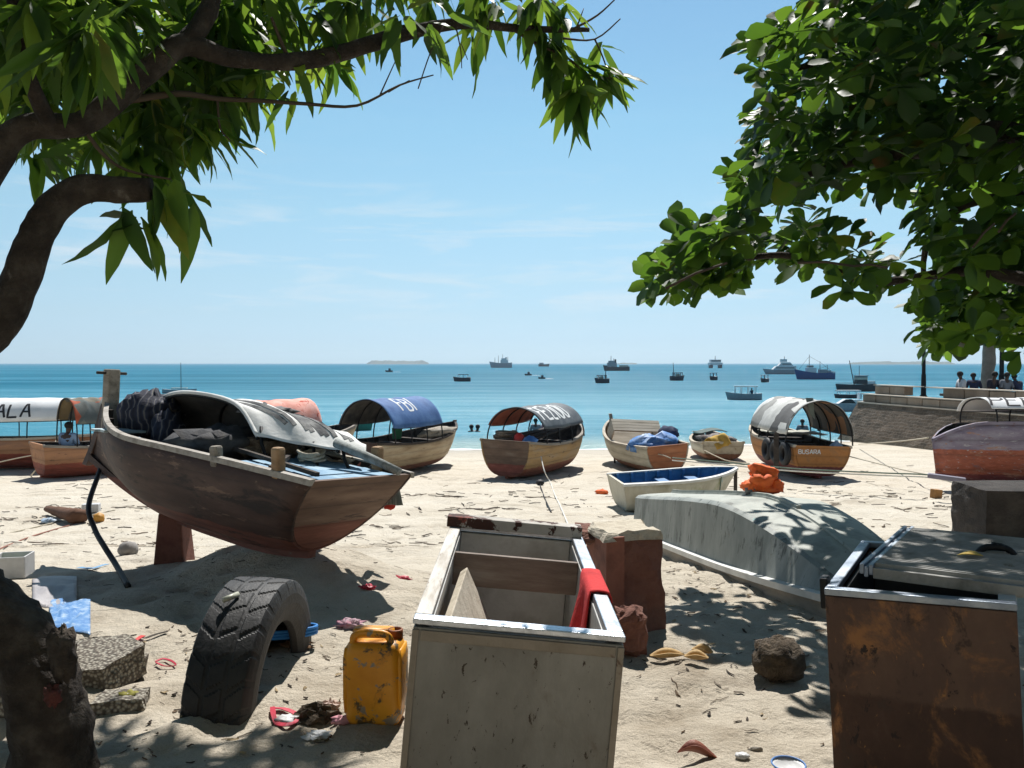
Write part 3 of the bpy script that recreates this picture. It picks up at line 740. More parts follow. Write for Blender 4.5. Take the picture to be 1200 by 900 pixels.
    def canopy(s, t1, t2, h, cov, m, under=None, hoop_m=None, nh=4, flat=.8, skirt=0., z=None, y=None, letter=None, sagk=.03, thick=.012, rake=0., seed=0):
        """arched awning: cov = angle (deg) above the side where the cloth starts; letter = (text, x, y, w, h, gap, stroke, mat, side, slant)"""
        x1, x2 = s.xpos(t1, 1), s.xpos(t2, 1)
        zz = lambda u: s.sheer(t1+(t2-t1)*u); yy = lambda u: (y or s.halfw(t1+(t2-t1)*u)-.03)
        ztop = max(zz(0), zz(1), zz(.5))+h if z is None else z
        def pt(u, ang, grow=0., sg=0.):
            yb = yy(u)+grow; zb = min(zz(u), zz(0)+.3); hh = ztop-zb+grow
            sn, cs = math.sin(ang), math.cos(ang)
            p = Vector((x1+(x2-x1)*u+rake*sn, yb*math.copysign(abs(cs)**flat, cs), zb+hh*abs(sn)**flat))
            if sg:
                k = abs(math.sin(PI*u*(nh-1))); p.z -= sg*k*sn; p += Vector((0, 0, 1))*.014*noise.noise(Vector((u*9, ang*3.5, seed)))
            return p
        a0 = rad(cov)
        for i in range(nh):
            u = i/(nh-1); MB().tube([pt(u, PI*k/22) for k in range(23)], .018, 6).build('hoop', hoop_m, s.t, True)
        for ang in (PI/2, a0, PI-a0): MB().tube([pt(k/8, ang, -.01) for k in range(9)], .012, 5).build('batten', hoop_m, s.t, True)
        fn = lambda u, v: pt(-.02+u*1.04, a0+(PI-2*a0)*v, .03, sagk)
        mb = MB(); nu, nv = 28, 22; mb.grid(lambda u, v: fn(u, 1-v), nu, nv, 0, thick)
        nt_ = nu*nv; mb.mi = [0]*nt_+[1]*nt_+[0]*(len(mb.f)-2*nt_)
        c = mb.build('canopy', [m, under or m], s.t, True)
        if letter:
            for (text, lx, ly, lw, lh, gap, st, lm, side, slant) in (letter if isinstance(letter, list) else [letter]):
                Ls = [0.]; N = 40
                for k in range(N): Ls.append(Ls[-1]+(fn(.5, (k+1)/N)-fn(.5, k/N)).length)
                Ltot = Ls[-1]
                def sf(x, yv, side=side):
                    # x along the boat (metres from the stern end, read from outside), yv up from the cloth's lower edge
                    u = x/abs(x2-x1)
                    if side > 0: u = 1-u
                    k = min(max(yv, 0.), Ltot)
                    j = 0
                    while j < N-1 and Ls[j+1] < k: j += 1
                    v = (j+(k-Ls[j])/(Ls[j+1]-Ls[j]))/N
                    if side < 0: v = 1-v
                    p = fn(u, v); du = fn(u+.01, v)-p; dv = fn(u, v+.01)-p; nn = du.cross(dv).normalized()
                    ctr = Vector((p.x, 0, zz(.5)))
                    if nn.dot(p-ctr) < 0: nn = -nn
                    return p, nn
                mb = MB(); letters(mb, text, sf, lx, ly, lw, lh, gap, st, slant)
                mb.build('lettering', lm, c)
        return c, fn
wood_dark = mat('wood_dark', [(.022,.017,.014), (.05,.038,.03), (.085,.065,.05)], 3, .85, .6, 30, stretch=(.6,4,4), seams=0)
wood_grey = mat('wood_grey', [(.16,.14,.115), (.27,.24,.20), (.36,.33,.28)], 3, .88, .6, 30, stretch=(.5,4,4), spots=[((.08,.06,.045), 9, .6, .08)])
wood_pale = mat('wood_pale', [(.34,.29,.22), (.48,.42,.33), (.58,.52,.42)], 3, .85, .5, 30, stretch=(.5,4,4), spots=[((.14,.10,.07), 7, .62, .08)])
wood_tan = mat('wood_tan', [(.22,.135,.07), (.34,.21,.11), (.42,.28,.16)], 3, .75, .5, 30, stretch=(.5,4,4), spots=[((.10,.06,.035), 7, .6, .1)])
iron = plain('iron_dark', (.025,.025,.027), .6, .6)
rope_m = mat('rope', [(.42,.37,.28), (.56,.51,.41)], 40, .95, .6, 120)
rope_w = mat('rope_white', [(.62,.60,.54), (.74,.72,.66)], 40, .95, .6, 120)
rope_g = mat('rope_green', [(.10,.15,.12), (.20,.25,.20)], 40, .95, .6, 120)
black_rub = plain('rubber_black', (.018,.018,.02), .65)
blue_paint = mat('blue_paint', [(.10,.20,.32), (.20,.34,.47), (.36,.48,.56)], 3, .75, .5, 30, stretch=(.6,3,3), spots=[((.20,.16,.12), 8, .62, .06)])
RED = (.24,.055,.035); OX = (.15,.04,.032)
HULLS = {
 'brown': mat('hull_brown', [(.028,.013,.010), (.054,.028,.021), (.09,.054,.041)], 2.2, .72, .5, 30, stretch=(.5,2,2.), spots=[((.16,.10,.07), 4, .58, .07), ((.018,.011,.009), 3, .54, .1), ((.15,.10,.07), 13, .66, .04)], band=[(.20,(.15,.05,.034))], seams=6.5),
 'tan': mat('hull_tan', [(.27,.19,.105), (.42,.32,.20), (.52,.43,.29)], 2.2, .7, .5, 30, stretch=(.5,2,2.5), spots=[((.16,.09,.05), 6, .6, .1)], band=[(.24,(.27,.12,.075))], seams=5),
 'ochre': mat('hull_ochre', [(.27,.17,.075), (.38,.24,.10), (.33,.25,.16)], 2.2, .7, .5, 30, stretch=(.5,2,2.5), spots=[((.11,.07,.045), 5, .58, .1), ((.33,.40,.44), 2.5, .66, .05)], band=[(.32,(.22,.075,.045))], seams=5),
 'orange': mat('hull_orange', [(.36,.15,.04), (.46,.20,.055), (.33,.17,.07)], 2.4, .6, .4, 30, stretch=(.5,2,2.5), spots=[((.14,.08,.05), 6, .62, .08)], band=[(.34,(.17,.038,.034))], seams=5),
 'cream': mat('hull_cream', [(.40,.36,.27), (.52,.48,.38), (.60,.56,.46)], 2.4, .75, .4, 30, stretch=(.5,2,2.5), spots=[((.25,.17,.10), 6, .6, .1)], band=[(.26,(.30,.14,.08))], seams=4),
 'rust': mat('hull_rust', [(.35,.16,.08), (.44,.22,.11), (.30,.16,.10)], 2.2, .7, .4, 30, stretch=(.5,2,2.5), spots=[((.16,.08,.05), 5, .6, .1)], band=[(.40,(.30,.075,.045))], seams=4),
 'purple': mat('hull_purple', [(.17,.14,.20), (.24,.20,.26), (.30,.28,.33)], 2., .6, .35, 30, stretch=(.6,2,3), spots=[((.38,.20,.13), 2.4, .56, .08), ((.42,.40,.42), 7, .60, .06), ((.20,.10,.10), 4, .58, .08)], band=[(.74,(.36,.10,.055)), (.22,(.17,.04,.04))], seams=3.2),
}
# ------------------------------------------------------------------ boats on the beach
blk_cloth = plain('cloth_black', (.02,.02,.024), .9)
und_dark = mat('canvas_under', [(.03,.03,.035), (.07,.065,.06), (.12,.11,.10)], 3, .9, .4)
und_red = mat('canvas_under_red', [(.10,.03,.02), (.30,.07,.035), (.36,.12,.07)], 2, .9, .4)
can_white = mat('canvas_white', [(.66,.67,.67), (.76,.77,.77), (.80,.80,.79)], 2, .85, .35, 20, spots=[((.50,.50,.48), 3, .66, .08)])
can_blue = mat('canvas_blue', [(.025,.085,.24), (.045,.125,.31), (.08,.18,.38)], 3, .75, .4, 20, spots=[((.16,.24,.36), 5, .64, .1)])
can_grey = mat('canvas_grey', [(.055,.07,.08), (.085,.10,.115), (.15,.17,.18)], 3, .7, .4, 20)
can_red = mat('canvas_red', [(.62,.22,.16), (.72,.33,.26), (.78,.45,.38)], 3, .85, .4, 20, spots=[((.50,.08,.045), 3, .58, .05)])
def patch_mat(name, cols, scale):
    s = NT(name); vo = s.new('TexVoronoi'); vo.inputs['Scale'].default_value = scale; vo.distance = 'CHEBYCHEV'
    s.link(s.mapping((1,1.2,.6), (0,0,.3)), vo.inputs['Vector'])
    x = s.new('SeparateColor'); s.link(vo.outputs['Color'], x.inputs[0])
    r = s.new('ValToRGB'); r.color_ramp.interpolation = 'CONSTANT'; e = r.color_ramp.elements
    while len(e) < len(cols): e.new(.5)
    for i, c in enumerate(cols): e[i].position = i/len(cols); e[i].color = (*c, 1)
    s.link(x.outputs[0], r.inputs[0]); s.link(s.mix(.4, r.outputs[0], s.ramp(s.noise(s.mapping(), 6, 6), [(.3,(.5,.5,.5)),(.7,(1,1,1))]), 'MULTIPLY'), s.b.inputs['Base Color'])
    s.b.inputs['Roughness'].default_value = .9; s.bump(s.noise(s.mapping(), 14, 5), .4, .02); return s.m
can_patch = patch_mat('canvas_patched', [(.60,.60,.57), (.12,.12,.12), (.66,.66,.63), (.56,.56,.53), (.70,.70,.68), (.33,.33,.31)], 1.9)
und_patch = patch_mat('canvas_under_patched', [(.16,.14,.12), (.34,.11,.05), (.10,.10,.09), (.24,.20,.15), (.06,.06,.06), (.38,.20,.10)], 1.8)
can_quilt = patch_mat('canvas_quilted', [(.13,.14,.13), (.18,.16,.12), (.42,.09,.04), (.14,.16,.15), (.22,.17,.09), (.10,.12,.12)], 1.7)
w_paint = plain('letter_white', (.78,.80,.80), .8, var=.85); k_paint = plain('letter_black', (.03,.03,.035), .8)
tarp_blue = mat('tarp_blue', [(.05,.15,.40), (.10,.24,.52), (.30,.42,.62)], 5, .55, .6, 14)
def clutter(mb, fn, n, seed):
    r = random.Random(seed)
    for _ in range(n): fn(mb, r)

def in_boat(b, name, label, cat, mb, m, group=None, **kw):
    """something lying in boat b, given in the boat's own axes; stays top-level"""
    mb.v = [tuple(b.W(p)) for p in mb.v]; return single(mb, name, label, cat, m, group, **kw)
def rope_pile(c, r, h, turns, seed, rr=.02):
    g = random.Random(seed); pts = []
    for k in range(turns*9):
        a = k/9*2*PI; q = r*(.55+.45*g.random()); pts.append(Vector(c)+Vector((math.cos(a)*q, math.sin(a)*q*.8, h*k/(turns*9)+g.uniform(0, .03))))
    return MB().tube(catmull(pts, 2), rr, 6)

# --- A: white awning boat at the left edge
g0 = G(-60, 546)
A = Boat('awning_boat', 'rusty red wooden boat under a long white awning lettered in black', Vector((-13.75, 23.2, gz(-13.75,23.2)+.05)), 84, 6.6, 1.9, .82, HULLS['rust'], wood_dark, wood_pale, sb=.22, ss=.05, tw=.7, roll=-3, thwarts=(.3,.5,.7), stem=None)
cA, fA = A.canopy(.02, .72, .62, 14, can_white, can_white, iron, 5, .62, z=1.93, y=1.05, sagk=.012, letter=('KALA', 2.39, .12, .24, .42, .08, .055, k_paint, -1, 0))
# --- B: patched awning boat with a man in it
Bq = Boat('awning_boat', 'red boat with a patched olive and orange awning, a man sitting in its stern', on_ground(-10.55, 22.0, .05), 40, 4.2, 1.25, .78, HULLS['rust'], wood_dark, wood_grey, sb=.25, tw=.75, roll=2)
Bq.canopy(.16, .38, .78, 24, can_quilt, can_quilt, iron, 4, .8, y=.64, z=2.0)
person(Bq.W((-1.5, -.15, .5)), -.2, 'sit', shirt_blue, trou, 'man in a pale blue shirt sitting with his back turned in the patched awning boat')

# --- C: red awning behind the big boat
Cb = Boat('awning_boat', 'boat with a faded red and pink arched awning behind the big brown hull', on_ground(-6.2, 22.6, .05), 36, 4.6, 1.6, .85, HULLS['tan'], wood_dark, wood_grey, sb=.3, tw=.75)
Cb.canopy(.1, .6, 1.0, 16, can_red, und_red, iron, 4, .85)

# --- D: blue awning boat
D = Boat('awning_boat', 'tan boat with a bright blue arched awning and white letters', on_ground(-2.95, 22.8, .04), 26, 4.7, 1.7, .84, HULLS['tan'], wood_dark, wood_dark, sb=.3, tw=.85, rake=.5, roll=1.5, stem=wood_dark, transom_m=HULLS['brown'], stem_h=.05)
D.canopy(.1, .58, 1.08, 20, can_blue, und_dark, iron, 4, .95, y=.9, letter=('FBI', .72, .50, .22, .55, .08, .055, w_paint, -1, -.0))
in_boat(D, 'tarpaulin', 'crumpled dirty canvas lying along the gunwale of the blue awning boat', 'tarpaulin', MB().blob((.6,-.62,1.0), (.95,.16,.14), 18, 8, .5, 3., 4), mat('canvas_dirty', [(.22,.19,.15),(.38,.34,.28),(.10,.09,.08)], 8, .9, .6), smooth=True)
in_boat(D, 'bucket', 'small green bucket among the thwarts of the blue awning boat', 'bucket', MB().lathe([(.12,0),(.15,.3),(.14,.3),(.11,.02)], (-.4,.1,.85), 14), plain('green_plastic', (.03,.22,.10), .5), smooth=False)

# --- E: grey awning boat with big white letters
E = Boat('awning_boat', 'red bottomed boat with a grey arched awning and big white letters', on_ground(.85, 22.2, .03), 27, 4.4, 1.62, .86, HULLS['ochre'], wood_dark, wood_grey, sb=.28, ss=.16, tw=.86, rake=.55, ks=.1, roll=1, stem=wood_dark, transom_m=mat('transom_brown', [(.085,.055,.042),(.13,.085,.06),(.17,.13,.10)], 3, .8, .4, stretch=(2,.6,2), band=[(.42,(.20,.06,.045))], seams=5))
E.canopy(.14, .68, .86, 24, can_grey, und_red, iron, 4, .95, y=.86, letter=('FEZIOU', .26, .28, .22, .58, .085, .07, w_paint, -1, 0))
mb = rope_pile((-1.72,.28,.72), .40, .46, 9, 5, .032); in_boat(E, 'rope_coil', 'heap of thick brown mooring rope piled in the stern under the grey awning', 'rope', mb, mat('rope_brown', [(.12,.095,.07),(.24,.19,.14)], 30, .95, .5))
mb = MB()
for k in range(4): mb.bar((-1.35+.1*k, .6-.3*k, .98), (1.1, .3-.25*k, 1.08+.05*k), .14, .03)
in_boat(E, 'plank', 'loose dark boards laid across the thwarts under the grey awning', 'boards', mb, wood_dark)
in_boat(E, 'canister', 'small red canister standing at the stern of the boat with the grey awning', 'canister', MB().lathe([(.02,.34),(.06,.33),(.13,.26),(.14,.02),(.12,0)][::-1], (-1.95,-.22,.86), 14), plain('red_plastic', (.5,.03,.02), .45), smooth=True)
in_boat(E, 'bag', 'bright blue plastic bag beside the red canister at the boat stern', 'bag', MB().blob((-1.9,-.50,.98), (.16,.2,.13), 14, 8, .5, 3.5, 8), tarp_blue, smooth=True)
for px, top, sh, lb in ((628,491,shirt_grey,'bather in grey standing in the shallows, seen under the grey awning, left one'),(641,489.5,shirt_pink,'bather in a pale pink shirt standing in the shallows, seen under the grey awning')):
    Y = 38; person(((px-600)/F*Y, Y, H-(top-426)/F*Y-1.71), 2.8, 'stand', sh, trou, lb, 'bathers in the shallows')

# --- F: open boat with a slatted box and blue tarp
Fb = Boat('open_boat', 'open boat with cream topsides and varnished red stern, full of blue tarp', on_ground(3.72, 23.6, .02), -11, 4.4, 1.62, .78, HULLS['cream'], wood_tan, wood_pale, sb=.42, ss=.05, tw=.74, rake=.4, roll=-4, stem=wood_grey, transom_m=mat('transom_varnish', [(.26,.085,.035),(.36,.13,.05),(.42,.18,.08)], 3, .55, .4, stretch=(2,.6,2), spots=[((.15,.05,.03), 5, .62, .1)], seams=5), thwarts=(.5,.7))
bx = thing('crate', 'long slatted wooden box standing across the open boat full of blue tarp', 'crate', Fb.W((.2,.0,.80)), (rad(-48), rad(3), rad(8)))
for k in range(4): MB().box((0,-.28,.06+k*.115), (1.45,.025,.105)).build('slat', wood_pale, bx, bevel=.003)
for sx in (-1,1): MB().box((sx*.70,0,.24), (.04,.52,.50)).build('end_panel', wood_pale, bx, bevel=.004)
MB().box((0,.26,.24), (1.45,.025,.48)).build('back_panel', wood_pale, bx)
in_boat(Fb, 'tarpaulin', 'crumpled bright blue tarpaulin filling the stern of the open boat', 'tarpaulin', MB().blob((-1.45,.1,.78), (.5,.68,.26), 22, 10, .55, 3.2, 11), tarp_blue, smooth=True)
in_boat(Fb, 'outboard_cover', 'dark navy bundle lying over the right side of the open boat', 'bundle', MB().blob((-.85,-.62,.98), (.55,.2,.2), 16, 9, .3, 3, 5), shirt_navy, smooth=True)
p0 = G(721, 543); single(MB().tube([p0+Vector((0,0,-.1)), p0+Vector((-.04,.1,.5)), p0+Vector((-.12,.3,1.32))], [.03,.032,.035], 8), 'prop_pole', 'thin dark wooden pole propping up the cream open boat', 'pole', wood_dark, smooth=True)

# --- G: small flat boat with a yellow cloth
Gb = Boat('small_boat', 'small pale flat sterned boat near the water with a yellow cloth over its side', on_ground(6.55, 26.3, .02), 4, 3.2, 1.45, .52, HULLS['cream'], wood_grey, wood_pale, sb=.22, tw=.86, rake=.3, stem=None, b=.8, a=.5)
mb = MB(); mb.grid(lambda u, v: Vector((-1.75+.5*v-.04*math.sin(9*u), -.12+.42*u-.1+.35*v, .58+.30*math.sin(PI*v)*(1-.3*u)-.18*u*(1-v)+.03*noise.noise(Vector((u*6,v*6,0))))), 12, 12, 0, .02)
in_boat(Gb, 'cloth', 'mustard yellow cloth hung over the stern of the small pale boat', 'cloth', mb, mat('cloth_yellow', [(.45,.27,.05),(.60,.40,.09)], 5, .9), smooth=True)
in_boat(Gb, 'net_bundle', 'dark fishing net and floats heaped in the small pale boat', 'fishing net', MB().blob((-.3,0,.55), (.9,.55,.2), 20, 9, .6, 4., 17), mat('net_mixed', [(.04,.045,.05),(.16,.13,.12),(.40,.38,.36)], 8, .9, .7), smooth=True)
in_boat(Gb, 'tarpaulin', 'flat dark green sheet laid over the bow of the small pale boat', 'tarpaulin', MB().grid(lambda u, v: Vector((.3+1.0*u, -.5+v, .78+.06*math.sin(v*5))), 6, 6, 0, .02), plain('sheet_green', (.02,.06,.05), .7), smooth=True)

# --- H: orange boat with lettered transom and patched awning
Hb = Boat('awning_boat', 'orange boat with a patched white arched awning and a name on its stern', on_ground(7.55, 22.2, .03), -2, 4.4, 1.62, .86, HULLS['orange'], wood_dark, wood_pale, sb=.30, ss=.0, tw=.88, rake=.5, roll=1.5, stem=wood_dark, transom_m=HULLS['orange'], thwarts=(.12,.2,.3,.42,.55,.68), ks=.1)
Hb.canopy(.05, .62, 1.05, 12, can_patch, und_patch, iron, 5, .95, y=.85, sagk=.05)
tx = Hb.xpos(0, 1)
mb = MB(); letters(mb, 'BUSARA', lambda x, y: (Vector((Hb.xpos(0, .86)-.004-(y-.8)*.1*0, -x, y)), Vector((-1,0,0))), -.60, .66, .07, .10, .025, .02)
mb.build('lettering', w_paint, Hb.transom)
def ring_tyre(mb, c, R, r, axis='y', n=22, k=10):
    rings = []
    for i in range(n):
        a = 2*PI*i/n; rg = []
        for j in range(k):
            b = 2*PI*j/k; q = R+r*math.cos(b); o = r*math.sin(b)*.9
            rg.append(Vector(c)+(Vector((q*math.cos(a), o, q*math.sin(a))) if axis == 'y' else Vector((o, q*math.cos(a), q*math.sin(a)))))
        rings.append(rg)
    return mb.loft(rings+[rings[0]], True, False)
for k, x in enumerate((-2.0,-1.45,-.9)):
    in_boat(Hb, 'tyre_fender', ('tyre fender hung on the orange boat, nearest its stern','tyre fender hung on the orange boat, between two others','tyre fender hung on the orange boat, nearest its bow')[k], 'tyre', ring_tyre(MB(), (x, Hb.halfw(.1+.11*k)+.09, .62), .22, .085, 'y'), black_rub, 'tyre fenders on the orange boat', smooth=True)
p0 = Hb.W((-2.45, 1.22, .72)); p1 = Hb.W((-2.7, 1.28, -.1))
single(MB().bar(p0+Vector((0,0,.45)), p1+Vector((0,0,-.0)), .12, .06), 'rudder', 'tall dark rudder board hung beside the left quarter of the orange boat', 'rudder', wood_dark, bevel=.01)
in_boat(Hb, 'canister', 'translucent blue water canister standing inside the orange boat', 'canister', MB().lathe([(.14,0),(.16,.04),(.16,.3),(.1,.37),(.05,.4),(.04,.44)], (-2.1,-.42,.55), 16), plain('plastic_pale_blue', (.32,.42,.55), .4), smooth=True)
for px, top, sh, lb in ((912,489,shirt_navy,'bather in navy standing in the shallows, left of the cloth under the patched awning'),(941,492,shirt_grey,'bather in grey standing in the shallows, centred under the patched awning'),(960,499,trou,'bather in black standing in the shallows, right under the patched awning')):
    Y = 38; person(((px-600)/F*Y, Y, H-(top-426)/F*Y-1.71), 2.6, 'stand', sh, trou, lb, 'bathers in the shallows')
mb = MB().grid(lambda u, v: Vector((-1.75, .26-.2*u*(1-.4*v)-.14*v+.0, 2.02-.42*v-.12*u*v)), 5, 8, 0, .008)
in_boat(Hb, 'cloth', 'grey cloth hanging from the near hoop of the patched awning', 'cloth', mb, plain('cloth_greenish', (.16,.19,.17), .9), smooth=True)
in_boat(Hb, 'sheet', 'pale canvas sheet spread over the thwarts of the orange boat', 'sheet', MB().grid(lambda u, v: Vector((-.6+1.2*u, -.85+1.5*v, 1.02+.05*noise.noise(Vector((u*5,v*5,2))))), 10, 10, 0, .015), mat('canvas_pale', [(.36,.36,.30),(.5,.5,.44)], 5, .9), smooth=True)

# --- I: purple and red boat at the right edge
Ib = Boat('awning_boat', 'long red and faded purple boat with a low white awning by the sea wall', Vector((11.95, 17.3, gz(11.95,17.3)+.12)), -86, 5.6, 2.0, 1.32, HULLS['purple'], wood_dark, HULLS['purple'], sb=.0, ss=.0, tw=.8, rake=.05, roll=5, kb=.25, stem=None, droop=.36, stem_h=.0, a=.8)
Ib.canopy(.08, .83, .62, 24, can_white, can_white, iron, 5, .75, y=.8, sagk=.01, z=1.84, letter=('PENTHOU', .02, .10, .24, .42, .075, .045, k_paint, 1, .25))
mb = MB().grid(lambda u, v: Vector((-1.4+1.6*u, .74+.02*math.sin(u*20), 1.62-.09*v*(1+.8*math.sin(u*9))+.02*noise.noise(Vector((u*9,v,1))))), 20, 3, 0, .01)
in_boat(Ib, 'bunting', 'strip of red cloth hanging below the low white awning', 'cloth', mb, plain('cloth_red', (.45,.05,.04), .9), smooth=True)
KB = .68                                              # distance factor of the big boat: it stands on chocks about seven metres away
def PB(px, py, Y): return P(px, py, Y*KB)
# ------------------------------------------------------------------ the big beached boat in the left middle
BB = Boat('wooden_boat', 'large dark brown wooden boat lying on the sand with a collapsed white awning', Vector((-4.32*KB, 10.70*KB, H+KB*(-.43-H))), -51, 5.35*KB, 1.75*KB, 1.12*KB, HULLS['brown'], wood_dark, mat('gunwale_white', [(.26,.23,.20),(.40,.37,.33),(.15,.13,.11)], 6, .8), sb=.27*KB, ss=-.04, tw=.8, rake=-.35*KB, rake_s=-.80*KB, kb=.52*KB, ks=.12*KB, k0=.40, a=1.05, roll=3, pitch=3, ent=(1.55,1.1), vee=.6, rail=.5, stem=None, transom_m=mat('transom_weathered', [(.085,.05,.036),(.15,.095,.068),(.24,.165,.12)], 2.5, .8, .6, 30, stretch=(2,.5,2.5), spots=[((.07,.045,.035), 6, .6, .08)], band=[(.34,(.20,.075,.05))], seams=6), thwarts=(.45,.62,.78), th=.028, gw=.03)
def bbx(t, v=1): return BB.xpos(t, v)
# tall stem head with a cross peg
z1 = BB.sheer(1); x1 = bbx(1)
MB().bar((x1-.13,0,z1-.42), (x1-.09,0,z1+.33), .12, .14, up=(1,0,0)).build('stem_head', wood_grey, BB.t, bevel=.015)
MB().tube([(x1-.09,-.15,z1+.29),(x1-.09,.15,z1+.29)], .015, 8).build('peg', wood_dark, BB.t)
mb = MB(); z0 = BB.keel(1)-.04
mb.loft([[p+Vector((-.10,-.035,0)), p+Vector((.035,-.02,0)), p+Vector((.035,.02,0)), p+Vector((-.10,.035,0))] for p in [Vector((BB.xpos(1, (z-BB.keel(1))/(z1-BB.keel(1)))+.02+.05*max(0,(.25-(z-z0))/.25)**1.5, 0, z)) for z in [z0-.08+(z1-z0+.06)*k/10 for k in range(11)]]])
mb.build('cutwater', HULLS['brown'], BB.t, bevel=.01)
# blue stern deck, blue side decks
for k in range(5):
    t0_, t1_ = .012+.042*k, .012+.042*k+.038
    y0, y1 = BB.halfw(t0_)-.07, BB.halfw(t1_)-.07; z = BB.sheer(.1)-.035+.004*(k % 2); xa, xb = bbx(t0_, .95), bbx(t1_, .95)
    mb = MB(); mb.add([(xa,-y0,z-.03),(xb,-y1,z-.03),(xb,y1,z-.03),(xa,y0,z-.03),(xa,-y0,z),(xb,-y1,z),(xb,y1,z),(xa,y0,z)], [(3,2,1,0),(4,5,6,7),(0,1,5,4),(1,2,6,5),(2,3,7,6),(3,0,4,7)])
    mb.build('deck_plank', blue_paint, BB.t, bevel=.004)
for sd in (1, -1):
    mb = MB(); rings = []
    for i in range(13):
        t = .22+.36*i/12; y = BB.halfw(t)-.065; z = BB.sheer(t)-.05; x = bbx(t)
        rings.append([Vector((x, sd*y, z)), Vector((x, sd*(y-.16), z)), Vector((x, sd*(y-.16), z-.03)), Vector((x, sd*y, z-.03))])
    mb.loft(rings); mb.build('side_deck', blue_paint, BB.t)
for xx, yy, hh in ((bbx(.07), BB.halfw(.07)-.04, .17), (bbx(.2), BB.halfw(.2)-.035, .10), (bbx(.07), -(BB.halfw(.07)-.04), .15)):
    MB().bar((xx, yy, BB.sheer(.1)-.06), (xx+.02, yy+.01, BB.sheer(.1)+hh), .09, .075, up=(0,1,0)).build('bitt', wood_tan if hh > .12 else wood_grey, BB.t, bevel=.02)
y_ = BB.halfw(.68)-.07
for q in range(3): MB().box((bbx(.66)+.09*q-.07, .24+.04*q, BB.sheer(.68)-.05), (.08, .5, .022), None).build('deck_plank', mat('blue_paint_pale', [(.28,.38,.44),(.42,.52,.56),(.52,.58,.58)], 4, .75, .5, 30, stretch=(3,.6,3)), BB.t, bevel=.004)
# collapsed awning: three buckled hoops, cloth lying back towards the stern
hoops = [[PB(302,512,9.75), PB(276,474,10.2), PB(222,461,10.65), PB(190,468,11.3), PB(180,490,11.8), PB(196,524,11.7)],
         [PB(352,522,9.55), PB(335,488,9.9), PB(300,471,10.4), PB(268,470,10.9), PB(258,492,11.3), PB(272,530,11.2)],
         [PB(396,527,9.4), PB(388,506,9.7), PB(362,490,10.1), PB(340,485,10.6), PB(334,505,10.9), PB(342,536,10.8)],
         [PB(429,530,9.3), PB(428,523,9.5), PB(416,514,9.8), PB(402,510,10.1), PB(398,520,10.3), PB(400,540,10.3)]]
hs = [catmull(h, 6) for h in hoops]
for h in hs[:3]: MB().tube([p-Vector((0,0,.015)) for p in h], .014, 6).build('hoop', iron, BB.t, True, True)
aw_white = mat('awning_white', [(.60,.60,.58),(.74,.74,.72),(.80,.80,.78)], 3, .85, .5, 16, spots=[((.34,.33,.31), 4, .62, .08)])
def aw(u, v):
    a = u*(len(hs)-1); i = min(int(a), len(hs)-2); k = a-i; b = v*(len(hs[0])-1); j = min(int(b), len(hs[0])-2); q = b-j
    p = (hs[i][j].lerp(hs[i][j+1], q)).lerp(hs[i+1][j].lerp(hs[i+1][j+1], q), k)
    return p+Vector((0,0,1))*(KB*(.03*noise.noise(Vector((u*5, v*3, 3)))+.022*math.sin(v*15+u*6)*u)-.03*math.sin(PI*k)*math.sin(PI*v))
mb = MB(); nu, nv = 40, 36; mb.grid(lambda u, v: aw(u, 1-v), nu, nv, 0, .012); q_ = nu*nv; mb.mi = [1]*q_+[0]*q_+[0]*(len(mb.f)-2*q_)
nrm = (aw(.51,.5)-aw(.5,.5)).cross(aw(.5,.49)-aw(.5,.5))
if nrm.z > 0: mb.mi = [0]*q_+[1]*q_+[0]*(len(mb.f)-2*q_)
cv = mb.build('canopy', [aw_white, und_dark], BB.t, True, True)
MB().tube([p+Vector((0,0,.01)) for p in hs[0]], .022, 8, flat=.8).build('hem', aw_white, BB.t, True, True)
def awf(x, y):
    p = aw(x, y); du = aw(x+.01, y)-p; dv = aw(x, y+.01)-p; n_ = du.cross(dv).normalized()
    return p, (n_ if n_.z > 0 else -n_)
class _S: pass
def aw_stroke(pts, wd):
    mb = MB(); rings = []
    for i, (x, y) in enumerate(pts):
        p, n_ = awf(x, y); q = awf(*pts[min(i+1, len(pts)-1)])[0]-awf(*pts[max(i-1, 0)])[0]; sd = q.cross(n_).normalized()*wd/2
        rings.append([p+sd+n_*.016, p-sd+n_*.016, p-sd-n_*.002, p+sd-n_*.002])
    return mb.loft(rings)
ln = lambda x0, y0, x1_, y1_: [(x0+(x1_-x0)*k/8, y0+(y1_-y0)*k/8) for k in range(9)]
marks = MB()
for (x0, y0, xb, yb) in ((.16,.36,.30,.14),(.24,.42,.36,.14),(.30,.30,.38,.40),(.38,.46,.46,.14),(.46,.46,.50,.14),(.46,.46,.58,.14),(.52,.46,.62,.14),(.60,.46,.68,.14),(.60,.46,.74,.46),(.66,.30,.74,.30),(.72,.46,.80,.16),(.80,.46,.86,.16)):
    m_ = aw_stroke(ln(x0, y0, xb, yb), .034); marks.add(m_.v, m_.f)
marks.build('lettering', mat('faded_black_paint', [(.05,.05,.055),(.16,.16,.16),(.30,.30,.29)], 9, .9), cv, world=True)
mb = MB(); rag = [PB(262,466,10.8), PB(300,470,10.4), PB(338,476,10.2), PB(352,482,10.0)]
mb.blob(PB(316,484,10.3)+Vector((0,0,.02)), (.22,.14,.035), 18, 7, .6, 3., 5); single(mb, 'rag', 'crumpled dark grey rag lying on the collapsed white awning', 'cloth', mat('rag_grey', [(.07,.065,.07),(.20,.19,.19),(.12,.11,.11)], 8, .9, .5), smooth=True)
